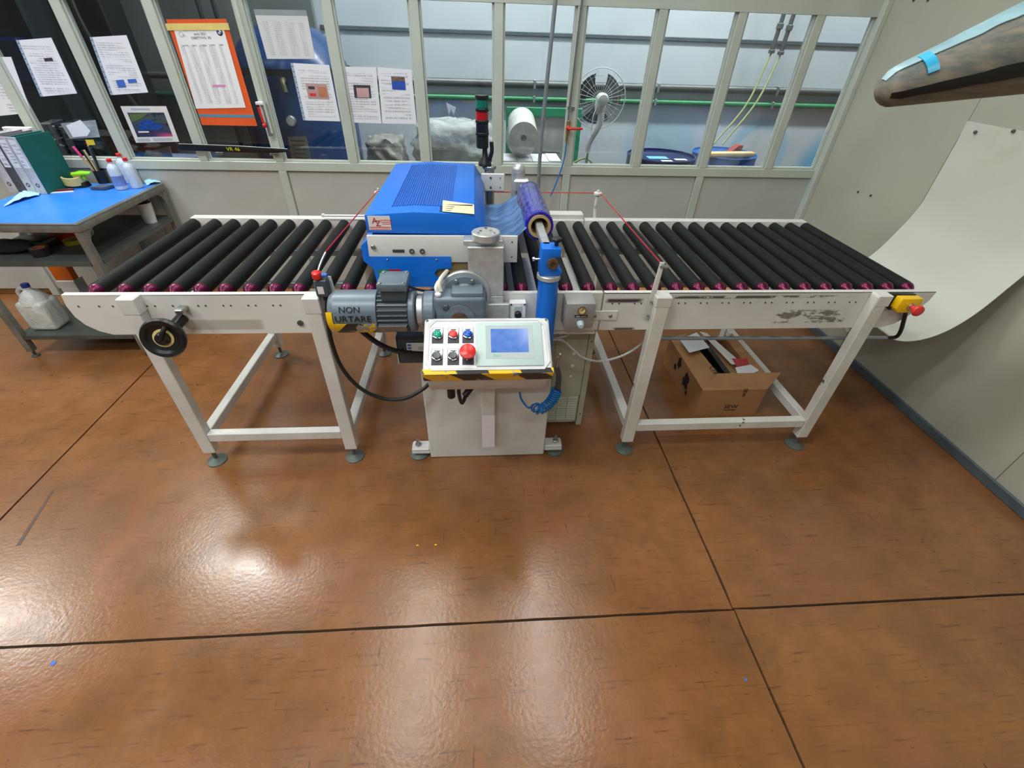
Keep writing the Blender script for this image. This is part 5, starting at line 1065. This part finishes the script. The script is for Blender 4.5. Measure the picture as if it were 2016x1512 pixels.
bm = B(); box(bm, 0.595, 0.64, 3.425, PY0, 1.34, 1.36, 0.002); O('clip', bm, m_steel, ap)
ap = thing('air_pipe', 'painted pipe with a red lever valve between orange board and blue tank', 'pipe', (-1.315, 3.40, 1.1))
bm = B(); tube(bm, [at(536, 262, Y=3.41), at(520, 205, Y=3.41), at(478, 55, Y=3.41), at(463, 0, Y=3.41), at(440, -80, Y=3.41)], 0.0085, 10); O('riser', bm, m_frame, ap)
bm = B(); tube(bm, [at(533, 268, Y=3.41), at(526, 240, Y=3.41)], 0.012, 10, 3); tube(bm, [at(526, 240, Y=3.41), at(520, 215, Y=3.41)], 0.008, 8, 3); vb = O('valve_body', bm, m_steel, ap)
bm = B(); tube(bm, [at(521, 247, Y=3.39), at(514, 228, Y=3.39), at(509, 211, Y=3.39)], 0.0075, 8, 4); ball(bm, at(521, 247, Y=3.39), 0.013, n=12); O('lever', bm, m_red, vb, label='red lever')
bm = B(); q = at(513, 203, Y=3.42); box(bm, q.x-0.025, q.x+0.025, 3.40, PY0, q.z-0.008, q.z+0.008, 0.002); O('clip', bm, m_wcap, ap)
#==BEYOND==
# ------------------------------------------------------------------ things in the room beyond the glass
def hpipe(y, z, r, mat, lab, x0=-1.2, x1=6.3, dz=0.0, name='wall_pipe'):
    bm = B(); cyl(bm, (x0, y, z), (x1, y, z+dz), r, 14); t = tag(O(name, bm, mat), lab, 'pipe')
    for k in range(6):
        x = x0+0.6+k*1.1; bm = B(); box(bm, x-0.01, x+0.01, y-r-0.004, 4.70, z-r-0.004, z+r+0.004, 0.002); O('bracket', bm, m_galv, t)
hpipe(4.668, 1.385, 0.030, m_dsteel, 'thick dark grey pipe along the far wall')
hpipe(4.672, 1.275, 0.022, m_gpipe, 'green pipe along the far wall below the grey one')
bm = B(); cyl(bm, (-6.0, 4.50, 1.40), (-1.25, 4.50, 1.39), 0.024, 12); tag(O('wall_pipe', bm, m_dsteel), 'dark pipe on the grey inner wall behind the left panes', 'pipe')
bm = B(); cyl(bm, (-6.0, 4.50, 1.27), (-1.25, 4.50, 1.26), 0.024, 12); tag(O('wall_pipe', bm, M('dark_green', (16, 62, 52), 0.4)), 'dark green pipe on the grey inner wall', 'pipe')
for i, u in enumerate((395, 425)):
    a = at(u, 0, Y=4.50); bm = B(); cyl(bm, (a.x, 4.44, 0.9), (a.x, 4.44, 2.9), 0.016, 10); tag(O('drop_pipe', bm, m_dark), 'dark vertical pipe behind the orange board, %s of two' % ('left' if i == 0 else 'right'), 'pipe')
# blue tank
tk = thing('blue_tank', 'large glossy blue pressure tank standing behind the notices', 'tank', (-1.36, 4.1, 0))
tcx, tcy, tr0 = -1.352, 4.13, 0.40
bm = B(); lathe(bm, [(0.33, 0.05), (tr0, 0.14), (tr0, 1.42), (0.385, 1.52), (0.33, 1.62), (0.24, 1.70), (0.12, 1.75), (0.001, 1.765)], (tcx, tcy, 0), (0, 0, 1), 48); O('shell', bm, m_tank, tk)
bm = B(); ringm(bm, tr0-0.002, tr0+0.012, 1.46, 1.50, (tcx, tcy, 0), (0, 0, 1), 48); O('seam_band', bm, m_black, tk)
for a in (0.6, 2.2, 4.0, 5.4):
    bm = B(); box(bm, tcx+0.33*math.cos(a)-0.03, tcx+0.33*math.cos(a)+0.03, tcy+0.33*math.sin(a)-0.03, tcy+0.33*math.sin(a)+0.03, 0, 0.12); O('foot', bm, m_tank, tk)
q = at(573, 238, Y=3.72); bm = B(); cyb(bm, (q.x, 3.76, q.z), (q.x, 3.705, q.z), 0.034, 0.004, 24); g_ = O('pressure_gauge', bm, m_steel, tk)
bm = B(); cyl(bm, (q.x, 3.7045, q.z), (q.x, 3.703, q.z), 0.027, 20); O('gauge_face', bm, m_stick, g_)
q = at(558, 168, Y=3.70); bm = B(); tube(bm, [(q.x, 3.76, q.z+0.03), (q.x, 3.70, q.z+0.02), (q.x+0.01, 3.68, q.z-0.04)], 0.018, 10); O('valve', bm, M('old_brass', (90, 84, 60), 0.5, 0.5), tk)
P4 = [at(u, v, Y=3.725) for u, v in ((566, 269), (603, 269), (612, 314), (574, 314))]
bm = B(); prism(bm, P4, (0, 0.004, 0)); pl_ = O('data_plate', bm, M('plate_grey', (150, 152, 140), 0.4, 0.4, var=0.1), tk)
bm = B()
for k in range(5): z_ = P4[0].z-0.03-k*0.028; box(bm, P4[0].x+0.02, P4[1].x-0.02-0.01*(k % 2), 3.7225, 3.7245, z_, z_+0.009)
O('print', bm, m_ink, pl_, 0)
# fan
q = at(1181, 196, Y=4.0); fx, fz, fy = q.x, q.z, 4.02
fn = thing('pedestal_fan', 'white pedestal fan with a round wire cage behind the glass', 'fan', (fx-0.02, 4.0, 0))
bm = B()
for rr in (0.20, 0.15, 0.10, 0.05):
    pts = [(fx+rr*math.cos(a), fy+0.02*(1-rr/0.2), fz+rr*math.sin(a)) for a in [2*PI*i/40 for i in range(41)]]; tube(bm, pts, 0.004 if rr == 0.20 else 0.0012, 6, raw=True)
for k in range(32):
    a = 2*PI*k/32; tube(bm, [(fx+0.04*math.cos(a), fy-0.03, fz+0.04*math.sin(a)), (fx+0.15*math.cos(a), fy-0.03, fz+0.15*math.sin(a)), (fx+0.2*math.cos(a), fy, fz+0.2*math.sin(a))], 0.0009, 4, raw=True)
O('cage', bm, m_fan, fn, kind='stuff')
for k in range(3):
    a = 2*PI*k/3+0.5; bm = B()
    def bf(u, v): r = 0.03+0.14*u; aa = a+(v-0.5)*1.5*(0.6+0.4*u); return (fx+r*math.cos(aa), fy+0.03+0.03*(v-0.5), fz+r*math.sin(aa))
    sheet(bm, bf, 8, 8, 0.002); O('blade', bm, m_blade, fn)
bm = B(); lathe(bm, [(0.001, 0), (0.035, 0.004), (0.045, 0.03), (0.043, 0.08), (0.035, 0.10)], (fx+0.005, fy-0.12, fz+0.005), (0, 1, 0), 24)
ball(bm, (fx-0.003, fy-0.07, fz-0.03), 0.045, (0.95, 1.0, 1.5), 16); O('motor_housing', bm, m_fan, fn)
bm = B(); tube(bm, [(fx+0.01, fy-0.08, fz-0.08), (fx+0.005, fy-0.08, fz-0.16), (fx-0.05, fy-0.07, fz-0.28), (fx-0.06, fy-0.07, fz-0.36)], lambda t: 0.026-0.006*t, 10); O('neck', bm, m_fan, fn)
bm = B(); cyl(bm, (fx-0.06, fy-0.07, 0.03), (fx-0.06, fy-0.07, fz-0.34), 0.011, 12); O('pole', bm, m_chrome, fn)
bm = B(); lathe(bm, [(0.17, 0.0), (0.17, 0.015), (0.03, 0.04), (0.012, 0.05)], (fx-0.06, fy-0.07, 0), (0, 0, 1), 28); O('base', bm, m_fan, fn)
bm = B(); tube(bm, [(fx-0.03, fy-0.09, fz-0.02), (fx-0.055, fy-0.10, fz-0.12), (fx-0.05, fy-0.09, fz-0.25)], 0.003, 6); O('cord', bm, m_wcap, fn)
# drums
def drum(cxp, cyp, r, ztop, mat, lab):
    t = thing('drum', lab, 'drum', (cxp, cyp, 0)); bm = B()
    pr = [(r-0.004, 0), (r, 0.006), (r, ztop*0.33), (r+0.008, ztop*0.34), (r, ztop*0.35), (r, ztop*0.66), (r+0.008, ztop*0.67), (r, ztop*0.68), (r, ztop-0.01), (r+0.006, ztop-0.004), (r+0.004, ztop), (r-0.006, ztop), (r-0.008, ztop-0.014), (0.001, ztop-0.014)]
    lathe(bm, pr, (cxp, cyp, 0), (0, 0, 1), 48); O('drum_body', bm, mat, t); return t
dA = at(1305, 300, Y=4.15); drum(dA.x-0.01, 4.15, 0.285, 0.945, m_navy, 'dark navy steel drum with stickers on its lid')
lidz = 0.932
for (x, y, s1, s2, m_, lab) in ((-0.06, -0.06, 0.085, 0.05, M('sky_note', (110, 180, 226), 0.5), 'pale blue sheet'), (-0.02, -0.18, 0.045, 0.022, m_paper, 'white'), (0.12, -0.12, 0.05, 0.025, m_paper, 'white')):
    bm = B(); box(bm, dA.x+x-s1, dA.x+x+s1, 4.15+y-s2, 4.15+y+s2, lidz, lidz+0.002); ob_ = O('drum_sticker', bm, m_, None, 0)
    tag(ob_, 'pale blue sheet lying on the navy drum lid' if s1 > 0.08 else 'white label at the %s of the navy drum lid' % ('right' if x > 0 else 'front left'), 'label')
dB = at(1420, 300, Y=4.35); drum(dB.x+0.03, 4.35, 0.275, 0.935, m_bdrum, 'bright blue plastic drum with a wooden plank on top')
bm = B(); q = at(1400, 302, Y=4.12); q2 = at(1480, 305, Y=4.18); prism(bm, [(q.x, 4.12, 0.936), (q2.x+0.02, 4.16, 0.936), (q2.x+0.02, 4.24, 0.936), (q.x, 4.20, 0.936)], (0, 0, 0.032), 0.002); tag(O('wooden_plank', bm, m_wood), 'pale wooden plank lying across the blue plastic drum', 'plank')
bm = B(); q = at(1440, 295, Y=4.3); prism(bm, [(q.x-0.03, 4.27, 0.936), (q.x+0.09, 4.30, 0.936), (q.x+0.10, 4.30, 1.0), (q.x+0.05, 4.28, 1.005)], (0, 0.08, 0)); tag(O('red_rag', bm, M('rag_red', (150, 60, 60), 0.8)), 'dull red block behind the plank on the blue drum', 'rag')
for i, (p0, p1, p2) in enumerate((((1404, 284), (1470, 205), (1518, 105)), ((1422, 284), (1490, 200), (1536, 108)))):
    bm = B(); tube(bm, [at(*p0, Y=4.45), at(*p1, Y=4.5), at(*p2, Y=4.58)], 0.0085, 8, 8); tag(O('hose', bm, m_hose), 'yellow green hose dropping into the blue drum, %s of two' % ('left' if i == 0 else 'right'), 'hose')
    bm = B(); a = at(*p2, Y=4.58); cyl(bm, a, (a.x+0.02, 4.58, 2.6), 0.017, 12); cyb(bm, a-Vector((0, 0, 0.0)), a+Vector((0, 0, 0.025)), 0.026, 0.003, 12); cyb(bm, (a.x+0.005, 4.58, a.z+0.16), (a.x+0.005, 4.58, a.z+0.20), 0.026, 0.004, 12); tag(O('drop_pipe', bm, m_dsteel), 'grey drop pipe feeding the %s yellow green hose' % ('left' if i == 0 else 'right'), 'pipe')
# foam roll in plastic, cartons, green frame
q = at(1031, 272, Y=3.95)
fo = thing('foam_roll', 'thick white foam roll wrapped in clear plastic behind the glass', 'roll', (q.x, 4.1, q.z-0.17))
bm = B(); ringm(bm, 0.024, 0.115, 0, 0.42, (q.x, 3.95, q.z), (0.03, 1, 0.12), 40); O('foam', bm, m_bag, fo)
bm = B(); bmesh.ops.create_icosphere(bm, subdivisions=4, radius=0.13, matrix=Matrix.Translation((q.x, 4.15, q.z-0.02)) @ Matrix.Diagonal((1.0, 1.3, 1.15, 1)))
for v in bm.verts: v.co += v.normal*0.010*noise.noise(v.co*14)
O('plastic_wrap', bm, m_plast, fo, 60)
xs_c = [at(u, 318, Y=4.0).x for u in (985, 1018, 1048, 1080, 1104)]
for k in range(4):
    t = thing('white_carton', ('white carton left of the foam roll', 'white carton with a green label under the foam roll', 'plain white carton behind the grey conduit', 'white carton with a green label right of the grey conduit')[k], 'carton', ((xs_c[k]+xs_c[k+1])/2, 4.1, 0.72), 'white cartons on the bench beyond the glass')
    bm = B(); box(bm, xs_c[k]+0.002, xs_c[k+1]-0.002, 3.98, 4.26, 0.72, 0.915 if k != 3 else 0.92, 0.003); O('carton_body', bm, m_paper, t)
    if k in (1, 3):
        bm = B(); box(bm, xs_c[k]+0.03, xs_c[k+1]-0.02, 3.977, 3.9795, 0.83, 0.90 if k == 1 else 0.865); O('green_label', bm, M('bright_green', (50, 200, 60), 0.5), t, 0)
bm = B(); box(bm, -0.93, 0.66, 3.94, 4.38, 0.69, 0.718, 0.003)
bench = thing('storage_bench', 'low bench beyond the glass carrying cartons and wrapped goods', 'bench', (-0.1, 4.2, 0)); O('bench_top', bm, m_tsteel, bench)
for x in (-0.87, 0.60):
    for y in (3.97, 4.33): bm = B(); box(bm, x, x+0.035, y, y+0.035, 0, 0.69); O('leg', bm, m_tsteel, bench)
bm = B(); cyl(bm, at(1060, 299, Z=0.9245), at(1102, 301, Z=0.9245), 0.0045, 8); tag(O('dark_rod', bm, m_black), 'short dark rod lying on top of the white cartons', 'rod')
gf = thing('green_frame', 'green painted frame with a grey panel behind the foam roll', 'frame', (0.55, 4.4, 0))
gx0, gx1 = at(997, 220, Y=4.4).x, at(1147, 220, Y=4.4).x; gz = at(1060, 212, Y=4.4).z
bm = B(); box(bm, gx0, gx1, 4.40, 4.44, gz-0.065, gz, 0.003); O('top_bar', bm, m_green, gf)
for x in (gx0, gx1-0.09): bm = B(); box(bm, x, x+0.09, 4.40, 4.44, 0, gz-0.066, 0.003); O('upright', bm, m_green, gf)
bm = B(); box(bm, gx0+0.091, gx1-0.091, 4.42, 4.43, 0.05, gz-0.067); O('panel', bm, m_hall, gf, 0)
bm = B(); tube(bm, [at(1128, 322, Y=4.1), at(1140, 315, Y=4.1), at(1153, 312, Y=4.1), at(1163, 318, Y=4.08), at(1168, 330, Y=4.08)], 0.008, 8); tag(O('hose_loop', bm, m_hose), 'short yellow green hose loop at the foot of the fan', 'hose')
# plastic covered goods between tank and signal tower
def lump(name, c, s, lab, mat, cat, amp=0.06, sub=4, freq=5, seed=0):
    bm = B(); bmesh.ops.create_icosphere(bm, subdivisions=sub, radius=1.0)
    for v in bm.verts:
        n_ = v.co.copy(); d = 1+amp*2*noise.noise(n_*freq*0.5+Vector((seed, 0, 0)))+amp*abs(noise.noise(n_*freq+Vector((0, seed, 0)))); sq = 1/max(0.62, max(abs(n_.x), abs(n_.y), abs(n_.z))); k_ = 0.5*sq+0.5
        v.co = Vector((n_.x*s[0]*d*k_, n_.y*s[1]*d*k_, n_.z*s[2]*d*k_))+Vector(c)
    return tag(O(name, bm, mat, None, 60), lab, cat)
wb = thing('wrapped_bundle', 'large bundle in crinkled clear plastic behind the signal tower', 'bundle', (-0.22, 4.22, 0.73))
def sub_lump(*a, **k):
    o = lump(*a, **k); o.parent = wb; o.location = o.location-wb.location; del o['category']; del o['label']; return o
sub_lump('plastic_wrap', (-0.20, 4.16, 0.965), (0.31, 0.16, 0.21), '', m_plast, '', 0.10, 4, 7, 2)
sub_lump('pale_goods', (-0.22, 4.17, 0.94), (0.24, 0.11, 0.18), '', M('pale_goods', (168, 172, 166), 0.6, var=0.1), '', 0.10, 3, 5, 4)
lump('grey_sack', (-0.75, 4.16, 0.90), (0.15, 0.13, 0.15), 'grey sack slumped below the pair of notices', M('sack_grey', (150, 148, 142), 0.5, var=0.2), 'sack', 0.12, 4, 6, 8)
bm = B(); prism(bm, [at(u, v, Y=3.99) for u, v in ((878, 202), (897, 212), (893, 228), (888, 214), (884, 228))], (0, 0.004, 0)); O('torn_tag', bm, m_paper, wb, 0, label='torn white tag')
# dark machine and clutter behind the left panes
dm = thing('dark_press', 'tall dark machine looming behind the leftmost panes', 'machine', (-4.2, 4.2, 0))
bm = B(); box(bm, -5.6, -2.95, 4.0, 4.5, 0, 2.3, 0.02); O('frame', bm, m_dark, dm)
bm = B(); box(bm, -4.0, -3.0, 3.9, 4.0, 1.36, 1.62, 0.02); O('hood', bm, m_navy, dm)
bm = B(); box(bm, -2.94, -2.60, 4.25, 4.5, 0, 2.3, 0.01); O('side_column', bm, m_black, dm)
bm = B(); tube(bm, [(-2.75, 4.2, 1.95), (-2.72, 4.15, 1.7), (-2.66, 4.15, 1.4), (-2.6, 4.18, 1.2)], 0.02, 8); O('cable', bm, m_black, dm)
tb2 = thing('back_table', 'grey table behind the glass loaded with dark crumpled bags', 'table', (-2.9, 3.85, 0))
bm = B(); box(bm, -4.2, -2.05, 3.60, 3.98, 0.88, 0.91, 0.003); O('table_top', bm, m_tshelf, tb2)
for x in (-4.17, -2.12):
    for y in (3.62, 3.93): bm = B(); box(bm, x, x+0.04, y, y+0.03, 0, 0.88); O('leg', bm, m_tsteel, tb2)
lump('dark_bag', (-2.62, 3.80, 1.02), (0.22, 0.12, 0.075), 'dark crumpled bag behind the lever arch files pane', m_dark2, 'bag', 0.2, 4, 8, 3)
lump('black_bag', (-3.15, 3.80, 1.03), (0.2, 0.12, 0.08), 'black bag at the far left behind the glass', m_black, 'bag', 0.2, 4, 8, 6)
bm = B(); prism(bm, [(-2.42, 3.62, 0.912), (-2.1, 3.64, 0.912), (-2.08, 3.90, 0.912), (-2.38, 3.92, 0.912)], (0, 0, 0.03), 0.004); tag(O('grey_folder', bm, M('folder_lilac', (150, 150, 168), 0.5)), 'pale grey folder on the table beyond the glass', 'folder')
bm = B(); prism(bm, [at(u, v, Y=3.75) for u, v in ((270, 305), (333, 288), (340, 312), (285, 315))], (0, 0.01, 0)); tag(O('red_sign', bm, M('poster_grey', (110, 96, 94), 0.5), None, 0), 'dim red and grey sheet standing behind the pane below the racing print', 'sheet')
# ------------------------------------------------------------------ small marks on the floor
for u, v, m_, lab in ((822, 1074, m_yel, 'tiny yellow plastic scrap on the floor, left of two'), (858, 1073, m_yel, 'tiny yellow plastic scrap on the floor, right of two')):
    q = at(u, v, Z=0); bm = B(); box(bm, q.x-0.005, q.x+0.005, q.y-0.003, q.y+0.003, 0.0, 0.003, 0.001); tag(O('floor_scrap', bm, m_, None, 0), lab, 'scrap', 'yellow scraps on the floor')
for u, v, lab in ((105, 1306, 'blue speck of tape stuck on the floor at lower left'), (1468, 1338, 'pale blue speck on the floor near the joint crossing')):
    q = at(u, v, Z=0); bm = B(); cyl(bm, q, q+Vector((0, 0, 0.0015)), 0.0085 if u < 500 else 0.005, 9); tag(O('tape_speck', bm, m_cblue, None, 0), lab, 'speck')
q0, q1 = at(105, 965, Z=0), at(35, 1075, Z=0); d_ = (q1-q0); nn = Vector((-d_.y, d_.x, 0)).normalized()*0.008
bm = B(); prism(bm, [q0-nn*0.7, q0+nn*0.7, q1+nn, q1-nn], (0, 0, 0.0006)); ob_ = O('scuff_mark', bm, M('scuff', (84, 58, 44), 0.4), floor, 0)
